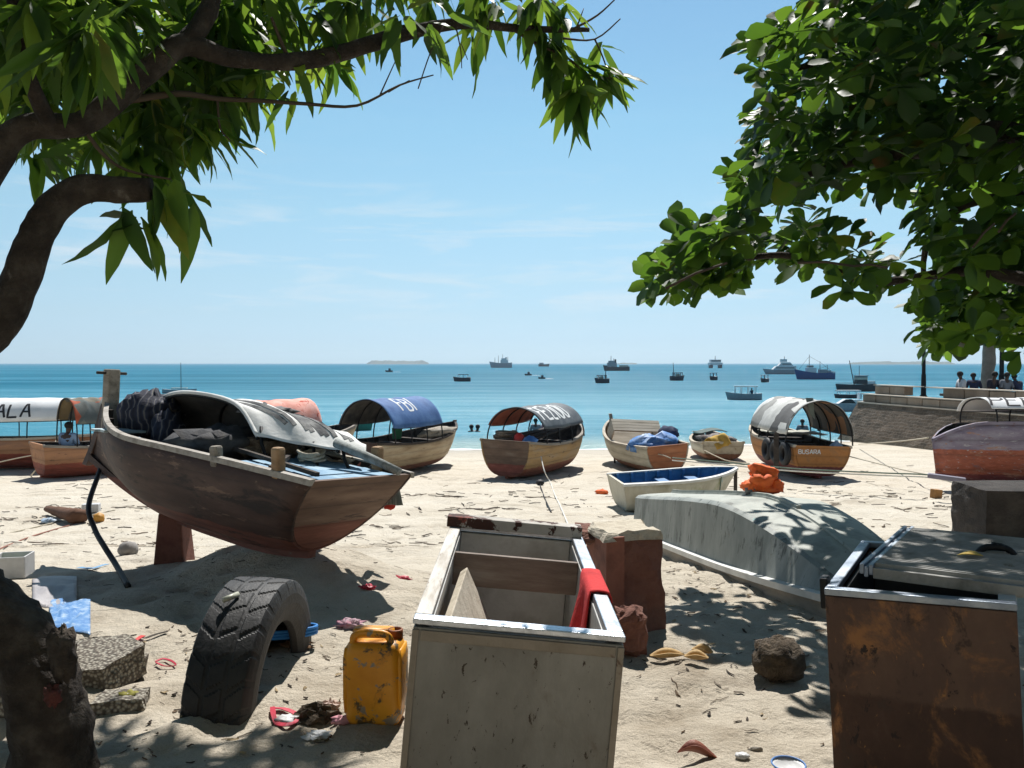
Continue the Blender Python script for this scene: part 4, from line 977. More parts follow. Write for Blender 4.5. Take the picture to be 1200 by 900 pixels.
for (a, b, m_) in ((PB(306,500,9.8), PB(316,540,9.65), iron), (PB(368,518,9.55), PB(376,548,9.4), iron), (PB(402,524,9.45), PB(414,552,9.3), iron)):
    MB().tube([a, a.lerp(b,.5)+Vector((-.03,0,0)), b-Vector((0,0,.06))], .014, 7).build('awning_post', m_, BB.t, True, True)
single(MB().tube([PB(394,519,9.35), PB(430,535,9.1), PB(468,553,8.85)], [.038,.034,.03], 12), 'pole', 'thick weathered grey pole sticking out over the stern of the big brown boat', 'pole', mat('pole_grey', [(.17,.18,.17),(.30,.32,.31),(.10,.10,.095)], 5, .8, .5, stretch=(2,2,2)), smooth=True)
mb = MB(); mb.blob(PB(176,487,11.2), (.29,.22,.23), 26, 14, .35, 3.2, 3); mb.blob(PB(196,508,10.9), (.15,.15,.2), 18, 10, .4, 3., 6)
st = NT('striped_cloth'); wv = st.new('TexWave'); wv.inputs['Scale'].default_value = 4.8; wv.inputs['Distortion'].default_value = 5; wv.inputs['Detail'].default_value = 2; st.link(st.mapping(), wv.inputs['Vector'])
st.link(st.ramp(wv.outputs['Fac'], [(.0,(.010,.012,.026)),(.8,(.022,.025,.05)),(.92,(.05,.06,.10)),(.985,(.14,.13,.12))]), st.b.inputs['Base Color']); st.b.inputs['Roughness'].default_value = .85; st.bump(st.noise(st.mapping(), 8, 5), .6, .04)
single(mb, 'cloth_bundle', 'dark blue striped cloth bundled behind the bow post of the big brown boat', 'cloth', st.m, smooth=True)
# gear lying on the stern deck
zd = BB.sheer(.1)-.03
in_boat(BB, 'rope_coil', 'coil of pale rope on the blue stern deck of the big brown boat', 'rope', rope_pile((bbx(.16),-.18,zd+.01), .13, .07, 4, 3, .012), rope_m, smooth=True)
for k, (a, b, lb) in enumerate((((.03,.30,.03),(.30,.08,.05),'dark weathered spar lying across the blue stern deck, longest one'),((.10,.42,.03),(.19,-.1,.04),'dark weathered spar lying across the blue stern deck, shortest one'))):
    in_boat(BB, 'spar', lb, 'spar', MB().bar((bbx(a[0]),a[1],zd+a[2]), (bbx(b[0]),b[1],zd+b[2]), .035, .03), wood_dark)
in_boat(BB, 'tarpaulin', 'dark folded tarpaulin under the awning of the big brown boat', 'tarpaulin', MB().blob((bbx(.36),.0,zd+.06), (.32,.42,.14), 20, 10, .5, 3.2, 19), mat('tarp_dark', [(.02,.022,.026),(.06,.06,.065),(.11,.10,.09)], 5, .85, .5), smooth=True)
in_boat(BB, 'fishing_net', 'brown fishing net heaped just forward of the blue stern deck', 'fishing net', MB().blob((bbx(.27),-.25,zd+.05), (.2,.26,.1), 20, 10, .7, 4.2, 23), mat('net_brown', [(.10,.065,.04),(.20,.14,.09),(.34,.26,.18)], 14, .95, 1., 60, bdist=.02), smooth=True)
# trousers hung over the stern corner
mb = MB(); c0, c1, c2, c3 = PB(446,549,9.75), PB(455,553,9.6), PB(459,572,9.55), PB(462,592,9.55)
pts = catmull([PB(430,552,9.9), c0, c1, c2, c3], 5); rings = []
for i, p in enumerate(pts):
    k = i/(len(pts)-1); wd = .035+.037*k
    rings.append([p+Vector((-wd,0,.0)), p+Vector((-wd*.3,-.024,.01)), p+Vector((wd*.3,-.02,0)), p+Vector((wd,0,0)), p+Vector((wd*.3,.02,0)), p+Vector((-wd*.3,.024,0))])
mb.loft(rings); tr = single(mb, 'trousers', 'grey striped track trousers drying over the stern corner of the big brown boat', 'trousers', mat('cloth_grey_green', [(.05,.055,.05),(.13,.14,.12),(.30,.30,.27)], 7, .9, .5, stretch=(9,9,.6)), smooth=True)
mb = MB(); mb.blob(PB(449,571,9.75), (.034,.03,.14), 12, 8, .4, 4, 2); mb.blob(PB(456,593,9.7), (.048,.03,.03), 12, 8, .4, 4, 4)
single(mb, 'cloth', 'bright red cloth hanging behind the drying trousers at the stern', 'cloth', plain('cloth_bright_red', (.55,.045,.025), .9), smooth=True)
mb = MB(); mb.blob(PB(432,549,9.75)+Vector((0,0,.03)), (.09,.07,.05), 14, 8, .5, 4, 9); single(mb, 'cloth', 'faded pink cloth crumpled on the blue stern deck of the big boat', 'cloth', plain('cloth_pink', (.60,.20,.14), .9), smooth=True)
mb = MB()
g_ = random.Random(4)
for k in range(9): mb.bar(PB(385+g_.uniform(-18,10),536+g_.uniform(-8,8),9.9), PB(415+g_.uniform(-14,10),545+g_.uniform(-10,6),9.75), .034, .014)
single(mb, 'wood_scraps', 'pile of pale and brown wood scraps under the collapsed awning', 'wood', wood_pale)
# wooden chock under the forefoot, hose hanging from the stem
chm = mat('chock_red', [(.11,.04,.03),(.17,.07,.05),(.08,.04,.03)], 5, .9, .6)
for tt, wd, lb in ((.56, .13, 'reddish brown timber chock propping up the bow half of the big boat'),):
    q = BB.W((bbx(tt), 0, BB.keel(tt)+.02)); g0 = gz(q.x, q.y)-.05
    mb = MB(); mb.loft([[Vector((q.x+sx*wd*k, q.y+sy*.13*k, z)) for sx, sy in ((-1,-1),(1,-1),(1,1),(-1,1))] for z, k in ((g0,1.1),(g0+(q.z-g0)*.5,.95),(q.z,.8))])
    single(mb, 'chock', lb, 'wooden block', chm, bevel=.015)
bow = BB.W((x1+.02, 0, z0+.1))
hp = [bow, bow+Vector((0,-.03,-.17)), PB(104,592,11.3), PB(111,620,11.0), PB(122,640,10.6), PB(136,662,10.2), G(150,690)+Vector((0,0,.02))]
single(MB().tube(catmull(hp, 7), .024, 10), 'hose', 'thick black hose hanging from the stem of the big brown boat to the sand', 'hose', black_rub, smooth=True)

# ------------------------------------------------------------------ open steel freezer chest in front
Ff, Fr = 2.6, 4.24
fl, fr_, rl, rr = P(485,727,Ff), P(732,749,Ff), P(513,615,Fr), P(665,627,Fr)
ux = (fr_-fl).normalized(); uy = ((rl+rr)/2-(fl+fr_)/2).normalized(); uz = ux.cross(uy).normalized(); uy = uz.cross(ux)
RF = Matrix((ux, uy, uz)).transposed(); FW, FL, FH = (fr_-fl).length, ((rl+rr)/2-(fl+fr_)/2).length, .80
FR = thing('freezer_chest', 'old open steel chest freezer without a lid, tilted on the sand beside the jerrycan', 'freezer', (fl+fr_)/2-uz*FH, RF.to_euler())
steel_f = mat('steel_stained', [(.135,.125,.112),(.195,.186,.168),(.265,.255,.235)], 3.2, .5, .35, 24, stretch=(1,1,.55), metal=.35, spots=[((.10,.07,.045), 3.2, .53, .16), ((.30,.285,.26), 2.4, .57, .12), ((.04,.028,.02), 36, .63, .03), ((.05,.035,.025), 70, .67, .03)])
steel_in = mat('liner', [(.42,.40,.37),(.55,.53,.50),(.34,.31,.28)], 3, .5, .3, metal=.2, spots=[((.16,.12,.09), 4, .62, .12)])
steel_rim = mat('steel_rim', [(.42,.45,.50),(.60,.63,.68),(.34,.36,.39)], 9, .34, .3, 60, metal=.85, spots=[((.13,.09,.07), 14, .64, .06)])
X, t_ = FW/2, .052
def panel(name, m, c, size, parent=FR, **kw): return MB().box(c, size, **kw).build(name, m, parent, bevel=.004)
panel('front_panel', steel_f, (0, .012, FH/2-.01), (FW, .024, FH-.02)); panel('back_panel', steel_f, (0, FL-.012, FH/2-.01), (FW, .024, FH-.02))
for sx in (-1, 1): panel('side_panel', steel_f, (sx*(X-.012), FL/2, FH/2-.01), (.024, FL-.05, FH-.02))
for sx in (-1, 1): panel('liner_wall', steel_in, (sx*(X-t_), FL/2, FH/2+.01), (.01, FL-2*t_, FH-.06))
panel('liner_wall', steel_in, (0, t_, FH/2+.01), (FW-2*t_-.012, .01, FH-.06)); panel('liner_wall', steel_in, (0, FL-t_, FH/2+.01), (FW-2*t_-.012, .01, FH-.06))
panel('liner_floor', steel_in, (0, FL/2, .09), (FW-2*t_-.014, FL-2*t_-.014, .02))
rimL = mat('rim_wood', [(.34,.30,.25),(.50,.47,.43),(.62,.61,.58)], 6, .6, .4, stretch=(4,.5,4), metal=.2, spots=[((.16,.11,.07), 9, .6, .06)])
rp = MB().box((0, t_/2-.002, FH-.001), (FW+.006, t_+.004, .02)).build('rim', steel_rim, FR, bevel=.004)
MB().box((0, FL-t_/2+.002, FH-.001), (FW+.006, t_+.004, .02)).build('rim', steel_rim, FR, bevel=.004)
MB().box((X-t_/2+.001, FL/2, FH-.0055), (t_+.004, FL-2*t_-.006, .03)).build('rim', steel_rim, FR, bevel=.004)
MB().box((-X+t_/2-.001, FL/2, FH-.0055), (t_+.004, FL-2*t_-.006, .03)).build('rim', rimL, FR, bevel=.004)
MB().box((0, FL*.66, FH-.085), (FW-2*t_-.014, .028, .15)).build('crossbar', mat('bar_brown', [(.12,.085,.065),(.20,.15,.12),(.28,.24,.20)], 4, .7, .4, stretch=(.6,4,4)), FR, bevel=.004)
for sx in (-1, 1): MB().box((sx*(X-.009), -.002, FH/2-.012), (.022, .006, FH-.03)).build('corner_trim', mat('steel_trim', [(.17,.145,.115),(.24,.21,.175)], 6, .45, .3, metal=.5, spots=[((.08,.05,.035), 9, .6, .1)]), FR, bevel=.002)
MB().box((0, -.002, FH-.045), (FW-.05, .006, .035)).build('top_flange', _mats['steel_trim'], FR, bevel=.002)
def fw(p): return ROOTM[FR.name]@Vector(p)
mb = MB()
A_, B_ = Vector((-X+.075, 0, FH-.075)), Vector((.02, 0, .14)); d_ = (B_-A_)
for (y0, y1, off) in ((.12,.98,0.),):
    mb.add([fw(Vector((A_.x, y0, A_.z))), fw(Vector((A_.x+.02, y1, A_.z))), fw(Vector((B_.x+.05, y1, B_.z))), fw(Vector((B_.x, y0, B_.z))),
            fw(Vector((A_.x+.03, y0, A_.z+.025))), fw(Vector((A_.x+.05, y1, A_.z+.025))), fw(Vector((B_.x+.08, y1, B_.z+.02))), fw(Vector((B_.x+.03, y0, B_.z+.02)))], [(0,1,2,3),(7,6,5,4),(0,4,5,1),(1,5,6,2),(2,6,7,3),(3,7,4,0)])
single(mb, 'board', 'pale wooden board leaning inside the open steel freezer', 'board', wood_pale, bevel=.004)
mb = MB()
for k in range(3): mb.bar(fw((-X+.07+.03*k, .1, .62-.12*k)), fw((-X+.09+.05*k, .62, .60-.12*k)), .03, .05)
single(mb, 'timber_strips', 'narrow wooden strips under the leaning board in the steel freezer', 'wood', wood_tan, bevel=.003)
pw = MB().box((0,0,0), (FW*1.02, .10, .055), None); Mw = ROOTM[FR.name]@Matrix.Translation((-.012, FL-.04, FH+.036))@Matrix.Rotation(rad(.5), 4, 'Z'); pw.v = [tuple(Mw@Vector(p)) for p in pw.v]
single(pw, 'plank', 'short paint flaked plank lying across the far end of the steel freezer', 'plank', mat('plank_flaked', [(.34,.32,.29),(.42,.39,.35),(.50,.47,.43)], 5, .85, .5, spots=[((.06,.025,.018), 7, .50, .03), ((.20,.05,.035), 9, .60, .04)]), bevel=.005)
def towel(u, v):                                            # hangs over the right rim
    y = FL*.30+.36*u; L1 = .33*(1-.25*u)+.05*math.sin(u*7)
    if v < .55: k = (.55-v)/.55; x, z = X-t_-.012-.02*k-.025*math.sin(u*11)*k, FH-.005-L1*k
    elif v < .75: k = (v-.55)/.2; x, z = X-t_-.012+(t_+.024)*k, FH+.013+.004*math.sin(PI*k)
    else: k = (v-.75)/.25; x, z = X+.014+.006*k, FH-.002-.02*k
    if v < .55: y -= .14*((.55-v)/.55)*(1-u)*.6
    return fw((x, y, z))
mb = MB(); mb.grid(towel, 22, 34, 0, .006)
single(mb, 'towel', 'red cloth draped over the right rim of the open steel freezer', 'cloth', mat('towel_red', [(.42,.018,.02),(.56,.03,.03),(.30,.012,.02)], 5, .9, .5, 60), smooth=True)

# ------------------------------------------------------------------ rusty freezer on the right with its lid pushed back
a2 = rad(-31); z2 = .80
c2 = Vector((1.235, 3.06, 0)); W2 = Vector((math.cos(a2), math.sin(a2), 0)); D2 = Vector((-W2.y, W2.x, 0)); fwid, fdep = .625, .98
R2 = Euler((0, rad(-3.2), a2))
base2 = Vector((c2.x, c2.y, z2-.80))+W2*(fwid/2); 
F2 = thing('freezer_chest', 'rust covered brown chest freezer with its lid pushed back, in tree shade', 'freezer', base2, R2)
rust = mat('rust_paint', [(.06,.034,.027),(.092,.05,.035),(.145,.085,.055)], 2.6, .75, .6, 34, stretch=(1,1,.6), spots=[((.27,.12,.045), 5, .50, .14), ((.05,.028,.02), 8, .56, .08), ((.28,.22,.15), 3.5, .60, .10), ((.04,.022,.016), 4, .62, .1), ((.30,.14,.045), 26, .64, .06), ((.02,.012,.01), 11, .60, .05)], band=[(.42,(.062,.03,.02))])
x2 = fwid/2; h2 = .80
rust_gap = mat('liner_dark', [(.10,.10,.10),(.15,.15,.15)], 3, .5, .2)
edge2 = mat('edge_trim', [(.16,.19,.24),(.30,.34,.40),(.45,.48,.5)], 6, .45, .3, metal=.6)
panel('front_panel', rust, (0, .012, h2/2-.01), (fwid, .024, h2-.02), F2); panel('back_panel', rust, (0, fdep-.012, h2/2-.01), (fwid, .024, h2-.02), F2)
for sx in (-1, 1): panel('side_panel', rust, (sx*(x2-.012), fdep/2, h2/2-.01), (.024, fdep-.05, h2-.02), F2)
for sx in (-1, 1): panel('liner_wall', rust_gap, (sx*(x2-.045), fdep/2, h2/2), (.012, fdep-.09, h2-.06), F2)
panel('liner_wall', rust_gap, (0, .045, h2/2), (fwid-.11, .012, h2-.06), F2); panel('liner_wall', rust_gap, (0, fdep-.045, h2/2), (fwid-.11, .012, h2-.06), F2)
panel('liner_floor', rust_gap, (0, fdep/2, .1), (fwid-.11, fdep-.1, .02), F2)
MB().box((0, .02, h2-.004), (fwid+.004, .044, .026)).build('rim', edge2, F2, bevel=.004); MB().box((0, fdep-.02, h2-.004), (fwid+.004, .044, .026)).build('rim', edge2, F2, bevel=.004)
MB().box((x2-.027, fdep/2, h2-.0035), (.056, fdep-.09, .026)).build('rim', mat('rim_pale', [(.40,.40,.38),(.52,.52,.50)], 6, .6), F2, bevel=.004); MB().box((-x2+.02, fdep/2, h2-.0035), (.042, fdep-.09, .026)).build('rim', edge2, F2, bevel=.004)
MB().box((-x2-.016, .10, h2-.03), (.03, .07, .12)).build('hinge', iron, F2, bevel=.006)
lidR = Matrix.Translation(Vector((1.365, 3.165, .838))+Vector((0,0,0)))@Euler((rad(-.5), rad(-.5), rad(-35))).to_matrix().to_4x4()
LW, LD, LT = .66, .96, .048
ld = thing('lid_slab', 'grey corrugated freezer lid resting pushed back on the rust covered freezer', 'lid', lidR.translation, lidR.to_euler())
lid_m = mat('lid_grey', [(.20,.20,.18),(.31,.30,.28),(.14,.135,.12)], 4, .7, .4, spots=[((.13,.10,.07), 6, .62, .08)])
mb = MB(); n_ = 34; rings = []
prof = [Vector((0, 0, -LT/2)), Vector((0, LD, -LT/2))]
pr = [(0., -LT/2), (0., LT/2-.008)]
for k in range(n_):
    y0 = .03+(LD-.06)*k/n_; dy = (LD-.06)/n_
    pr += [(y0, LT/2-.009), (y0+dy*.2, LT/2+.006), (y0+dy*.6, LT/2+.006), (y0+dy*.8, LT/2-.009)]
pr += [(LD, LT/2-.008), (LD, -LT/2)]
mb.loft([[Vector((xx, y, z)) for y, z in pr] for xx in (.05, LW-.05)]); mb.build('top_panel', lid_m, ld)
for xx in (.0255, LW-.0255):
    mb = MB()
    for k in range(3): mb.box((xx+(k-1)*.0165, LD/2, .002+(.006 if k != 1 else -.004)), (.0155, LD+.01, LT-.008))
    mb.build('edge_strip', edge2, ld, bevel=.003)
mb = MB(); mb.tube(catmull([(.36,.50,LT/2+.0),(.39,.50,LT/2+.025),(.46,.52,LT/2+.025),(.49,.52,LT/2)], 4), .014, 8); mb.blob((.43,.52,LT/2+.03), (.03,.025,.016), 12, 8, .5, 4, 2)
mb.build('handle', iron, ld, True)
lf = MB(); lf.grid(lambda u, v: lidR@Vector((.30+.09*u, .34+.04*(v-.5)*math.sin(PI*u)*2+.04*u, LT/2+.012+.012*math.sin(PI*u))), 8, 4, 0, .002)
single(lf, 'leaf', 'yellow fallen leaf on the corrugated grey freezer lid', 'leaf', plain('leaf_yellow', (.55,.36,.05), .7), smooth=True)

# ------------------------------------------------------------------ jerrycan
jc = G(437, 851); jr = Euler((0, 0, rad(-4)))
J = thing('jerrycan', 'dirty yellow plastic jerrycan standing on the sand against the steel freezer', 'jerrycan', jc+Vector((0,.09,0)), jr)
yel = mat('plastic_yellow', [(.60,.22,.008),(.72,.30,.012),(.76,.35,.02)], 3, .45, .3, 30, spots=[((.40,.15,.01), 4, .52, .12), ((.11,.07,.03), 7, .545, .05), ((.26,.22,.17), 12, .585, .04)], coat=.1)
def rrect(w, d, r, z, n=5, bulge=0.):
    pts = []
    for cx, cy, a0 in ((w/2-r, d/2-r, 0), (-w/2+r, d/2-r, PI/2), (-w/2+r, -d/2+r, PI), (w/2-r, -d/2+r, 1.5*PI)):
        for k in range(n+1):
            a = a0+PI/2*k/n; pts.append(Vector((cx+r*math.cos(a), cy+r*math.sin(a), z)))
    return pts
jw, jd, jh = .262, .185, .405
mb = MB(); mb.loft([rrect(jw*.90, jd*.88, .035, 0), rrect(jw*.97, jd*.97, .042, .018), rrect(jw*.985, jd, .042, .05), rrect(jw*1.0, jd*1.0, .042, .19), rrect(jw, jd, .042, .30), rrect(jw*.985, jd*.98, .045, .335), rrect(jw*.93, jd*.90, .05, .362), rrect(jw*.80, jd*.72, .05, .374), rrect(jw*.5, jd*.4, .03, .376)])
mb.build('shell', yel, J, True)
for sx in (-1, 1):
    mb = MB(); mb.loft([rrect(.012, jd*.78, .005, .05), rrect(.02, jd*.86, .008, .12), rrect(.02, jd*.86, .008, .3), rrect(.012, jd*.7, .005, .345)])
    mb.v = [(x+sx*(jw/2-.004), y, z) for x, y, z in mb.v]; mb.build('side_rib', yel, J, True)
mb = MB(); hp = [(-.095,-.045,.352),(-.092,-.045,.395),(-.06,-.045,.412),(.0,-.045,.414),(.05,-.045,.410),(.075,-.045,.392),(.08,-.045,.356)]
mb.tube(catmull(hp, 5), .0175, 12, flat=.8); mb.build('handle', yel, J, True)
mb = MB(); mb.loft([rrect(.20,.07,.02,.355), rrect(.20,.068,.02,.392), rrect(.19,.06,.02,.408)]); mb.v = [(x-.02, y+.052, z) for x, y, z in mb.v]; mb.build('rear_shoulder', yel, J, True)
mb = MB().lathe([(.036,.36),(.036,.408),(.030,.412),(.027,.405),(.027,.372),(.002,.370)], (.085,.035,0), 18); mb.build('spout', mat('spout_rust', [(.30,.10,.03),(.16,.05,.03)], 8, .6), J, True)

# ------------------------------------------------------------------ half-buried tyre
tc_ = Vector((-1.385, 4.29, -.06)); TR = .555; TWd = .185
tm = mat('tyre_rubber', [(.010,.010,.011),(.019,.018,.018),(.034,.032,.03)], 5, .6, .4, 40, spots=[((.13,.115,.095), 5, .66, .08)])
mb = MB(); side_ = [(.325,.11),(.335,.135),(.375,.158),(.43,.172),(.48,.170),(.515,.160),(.538,.150)]
tread = []
for k in range(-20, 21): tread.append((TR-.006*(abs(k)/20)**2, .142*k/20))
inn_ = [(.33,.095),(.40,.135),(.49,.13),(.525,.09),(.532,0),(.525,-.09),(.49,-.13),(.40,-.135),(.33,-.095)]
prof = [(r, -o) for r, o in side_]+tread+[(r, o) for r, o in reversed(side_)]+inn_
rings = []; nA = 420; nb = 26
for i in range(nA):
    a = 2*PI*i/nA; rg = []
    for r, o in prof:
        rr2 = r; ao = abs(o)
        if r > .545:
            lat = ((a*nb/(2*PI)+(ao*5.5 if ao > .05 else o*4+.5)) % 1.) < .24
            if .042 < ao < .060 or lat: rr2 = r-.006
        elif r > .5 and r < .545 and ((a*nb/(2*PI)+.142*5.5) % 1.) < .24: rr2 = r-.007
        rg.append(Vector((o, rr2*math.cos(a), rr2*math.sin(a))))
    rings.append(rg)
mb.loft(rings+[rings[0]], True, False)
Rt = Euler((0, rad(3), rad(-3))).to_matrix(); mb.v = [tuple(tc_+Rt@Vector(p)) for p in mb.v]
tyre = single(mb, 'tyre', 'worn black lorry tyre standing half buried in the sand', 'tyre', tm, smooth=False, origin=(tc_.x, tc_.y, -.05))
mb = MB(); q0 = tc_+Rt@Vector((0, .45, .0))
for k in range(3):
    pts = [tc_+Rt@Vector((.20*math.cos(b)*1.02, .45+.125*math.sin(b), .115+.018*k+.03*math.cos(b+.6))) for b in [2*PI*i/20 for i in range(21)]]
    mb.tube(pts, .0095, 6)
single(mb, 'rope_tie', 'bright blue nylon rope wound round the far leg of the half buried tyre', 'rope', plain('rope_blue', (.03,.22,.60), .6), smooth=True)
ltp = P(270, 702, 4.05)
single(MB().tube([P(262,706,4.02)+Vector((0,0,.012)), P(279,699,4.1)+Vector((0,0,.012))], .014, 10), 'bottle', 'small pale bottle lying on top of the half buried tyre', 'bottle', plain('bottle_pale', (.45,.45,.36), .4), smooth=True)

# ------------------------------------------------------------------ broken masonry pillar and stones
pb = G(738, 745); brickm = mat('pillar_brick', [(.14,.055,.038),(.20,.09,.065),(.115,.065,.05)], 4, .92, .9, 30, bdist=.02, spots=[((.26,.20,.15), 5, .62, .1), ((.06,.04,.03), 4, .6, .1)])
sandcap = mat('cap_sandy', [(.40,.34,.26),(.54,.48,.38),(.30,.24,.18)], 6, .95, .9, 30, bdist=.02)
PL = thing('masonry_pillar', 'broken reddish masonry pillar stump with a sandy top', 'pillar', pb+Vector((0,.2,0)), (0,0,rad(12)))
def rough_prism(poly, z0, z1, nz, amp, seed, taper=1., sub=5):
    rings = []
    for k in range(nz+1):
        z = z0+(z1-z0)*k/nz; rg = []
        for (xa, ya), (xb, yb) in zip(poly, poly[1:]+poly[:1]):
            for q in range(sub):
                x, y = xa+(xb-xa)*q/sub, ya+(yb-ya)*q/sub; s_ = 1+(taper-1)*k/nz
                d = amp*(noise.noise(Vector((x*6+seed, y*6, z*5)))+.6*noise.noise(Vector((x*17, y*17+seed, z*15))))
                l = math.hypot(x, y) or 1
                rg.append(Vector((x*s_+x/l*d, y*s_+y/l*d, z+(amp*.6*noise.noise(Vector((x*9, y*9, seed+k))) if k == nz else 0))))
        rings.append(rg)
    return MB().loft(rings)
rough_prism([(-.20,-.20),(-.085,-.215),(-.08,.2),(-.20,.2)], -.1, .62, 12, .012, 1, .97).build('red_face', mat('pillar_red', [(.19,.07,.05),(.25,.105,.075),(.15,.065,.05)], 4, .9, .6), PL, False)
rough_prism([(-.083,-.205),(.20,-.19),(.22,.2),(-.077,.205)], -.1, .60, 14, .028, 5, .9).build('core', brickm, PL, False)
rough_prism([(-.21,-.21),(.17,-.20),(.20,.21),(-.21,.22)], .592, .645, 4, .05, 9, .86).build('cap', sandcap, PL, False)
mb = MB().blob(P(688,625,5.35), (.115,.16,.055), 18, 10, .4, 2.5, 3, sq=.8); single(mb, 'stone', 'brown flat stone lying beside the top of the masonry pillar', 'stone', brickm, smooth=False)
s0 = G(738, 772); mb = MB().blob(s0+Vector((0,.1,.11)), (.105,.1,.15), 20, 12, .35, 2.4, 6, sq=.7); single(mb, 'stone', 'small rough brown brick lump between the steel freezer and the pillar', 'stone', brickm)
s0 = G(921, 803); mb = MB().blob(s0+Vector((0,.12,.09)), (.135,.13,.115), 26, 16, .22, 3.5, 8); single(mb, 'husk', 'dark brown coconut husk lying in the tree shade on the sand', 'coconut husk', mat('husk', [(.05,.035,.025),(.10,.075,.05),(.16,.12,.085)], 12, .95, 1., 50, bdist=.03), smooth=True)
bk = G(1160, 640); mb = rough_prism([(-.55,-.45),(.75,-.45),(.75,.45),(-.5,.45)], -.1, .72, 10, .03, 12); mb.v = [tuple(Vector(p)+Vector((bk.x+.50, bk.y+.45, bk.z-.03))) for p in mb.v]
single(mb, 'stone_block', 'dark weathered stone block in front of the purple and red boat', 'stone block', mat('block_dark', [(.022,.018,.016),(.042,.034,.03),(.065,.055,.048)], 4, .95, .9, 30, bdist=.03, spots=[((.05,.07,.04), 4, .64, .1)]))
speck = NT('speckled_concrete'); v_ = speck.mapping(); vo = speck.new('TexVoronoi'); vo.inputs['Scale'].default_value = 55; speck.link(v_, vo.inputs['Vector'])
cs = speck.ramp(vo.outputs['Distance'], [(.12,(.48,.45,.38)),(.42,(.30,.27,.22)),(.62,(.12,.10,.08))]); speck.link(speck.mix(.5, cs, speck.ramp(speck.noise(v_, 4, 6), [(.3,(.45,.43,.4)),(.7,(1,1,1))]), 'MULTIPLY'), speck.b.inputs['Base Color'])
speck.b.inputs['Roughness'].default_value = .95; speck.bump(vo.outputs['Distance'], .8, .015)
def slab(px, py, poly, h, seed, label, tilt=(0,0,0), dz=0.):
    b = G(px, py); mb = rough_prism(poly, 0, h, 4, .022, seed); R = Euler(tilt).to_matrix(); mb.v = [tuple(b+R@Vector(p)+Vector((0,0,dz))) for p in mb.v]
    return single(mb, 'concrete_slab', label, 'slab', speck.m)
slab(118, 800, [(-.26,-.16),(.10,-.14),(.20,.12),(.02,.28),(-.3,.22)], .16, 3, 'speckled broken concrete slab just right of the tree trunk', (rad(6), rad(-4), 0), -.02)
slab(150, 830, [(-.16,-.06),(.07,-.05),(.09,.09),(-.12,.12)], .06, 8, 'low dark broken slab edge below the speckled slab', (0, 0, .3))
slab(150, 790, [(-.05,-.07),(.07,-.05),(.05,.09),(-.06,.06)], .1, 11, 'small rounded grey stone at the end of the speckled slab', (0, .2, 0))
slab(5, 820, [(-.5,-.25),(.22,-.2),(.2,.3),(-.5,.35)], .2, 5, 'speckled broken concrete slab left of the tree trunk', (rad(3), 0, 0), -.03)
# ------------------------------------------------------------------ overturned dinghy
OD = thing('dinghy', 'overturned weathered grey white dinghy lying keel up beside the rusty freezer', 'dinghy', Vector((2.12, 10.5, gz(2.12,10.5)-.03)), (rad(0), rad(0), math.atan2(-5.2, .80)))
OL = 5.25
slope = Vector((2.56-2.12, 5.3-10.5, gz(2.56,5.3)-gz(2.12,10.5)))
OD.rotation_euler = Euler((0, -math.atan2(slope.z, math.hypot(slope.x, slope.y)), math.atan2(slope.y, slope.x)))
ROOTM[OD.name] = Matrix.Translation(OD.location)@OD.rotation_euler.to_matrix().to_4x4()
def ow(t): return .57 if t < .55 else .57*(1-.34*((t-.55)/.45)**2.2)
def oh(t): return   .66+.08*math.sin(PI/2*min(t/.58, 1))**1.5 if t < .58 else .74*(1-.70*((t-.58)/.42)**1.75)
def osec(t):
    w_, h_ = ow(t), oh(t); x = OL*t; k = max(0, (t-.6)/.4); c = w_*(.86-.16*k); r = []
    s1 = .21+(h_-.26)*.5 if h_ > .3 else .215
    half = [(w_, .0), (w_*1.0, .09), (w_, .145), (w_+.03, .15), (w_+.03, .185), (w_-.012, .195), ((w_+c)/2-.005, s1), (c+.018, max(.2, h_-.055)), (c-.025, max(.205, h_-.022-.03*k)), (c*.7, h_-.008-.02*k), (c*.35, h_), (.035, h_+.003), (.03, h_+.02)]
    pts = [Vector((x, y, z)) for y, z in half]
    return pts+[Vector((p.x, -p.y, p.z)) for p in reversed(pts)]
N = 34; secs = [osec(i/N) for i in range(N+1)]; M_ = len(secs[0])
fib_side = mat('fibre_grey', [(.15,.165,.15),(.225,.24,.22),(.31,.32,.295)], 2.6, .6, .3, 30, stretch=(1.5,1,.5), spots=[((.08,.085,.075), 7, .55, .10), ((.10,.10,.085), 2.2, .58, .1), ((.14,.36,.34), 2.0, .67, .05), ((.16,.12,.09), 16, .66, .04)])
fib_top = mat('fibre_pale', [(.27,.285,.25),(.37,.38,.335),(.20,.21,.185)], 2.6, .65, .3, 30, spots=[((.12,.12,.10), 5, .58, .1), ((.18,.16,.12), 14, .62, .05), ((.25,.42,.40), 2., .70, .05)])
fib_strake = mat('fibre_brown', [(.20,.165,.125),(.29,.25,.20),(.14,.12,.10)], 3, .75, .4, 30, stretch=(.5,2,2), spots=[((.08,.06,.05), 6, .62, .08)])
fib_rail = plain('rail_white', (.66,.66,.63), .55)
def strip(name, j0, j1, m, sm=True):
    mb = MB(); mb.loft([s_[j0:j1+1] for s_ in secs], False, False); mb.f = [f[::-1] for f in mb.f]; return mb.build(name, m, OD, sm)
H_ = M_//2
mb = MB(); mb.loft(secs, False, False); nq = M_-1; mb.mi = []
for i in range(N):
    for j in range(nq):
        q = j if j < H_ else M_-2-j
        mb.mi.append(2 if q < 2 else 0 if q < 8 else 1)
mb.f = [f[::-1] for f in mb.f]
hl = mb.build('hull', [fib_side, fib_top, fib_strake], OD, True)
for e_ in (hl,):
    md = e_.modifiers.new('edges', 'EDGE_SPLIT'); md.split_angle = rad(33)
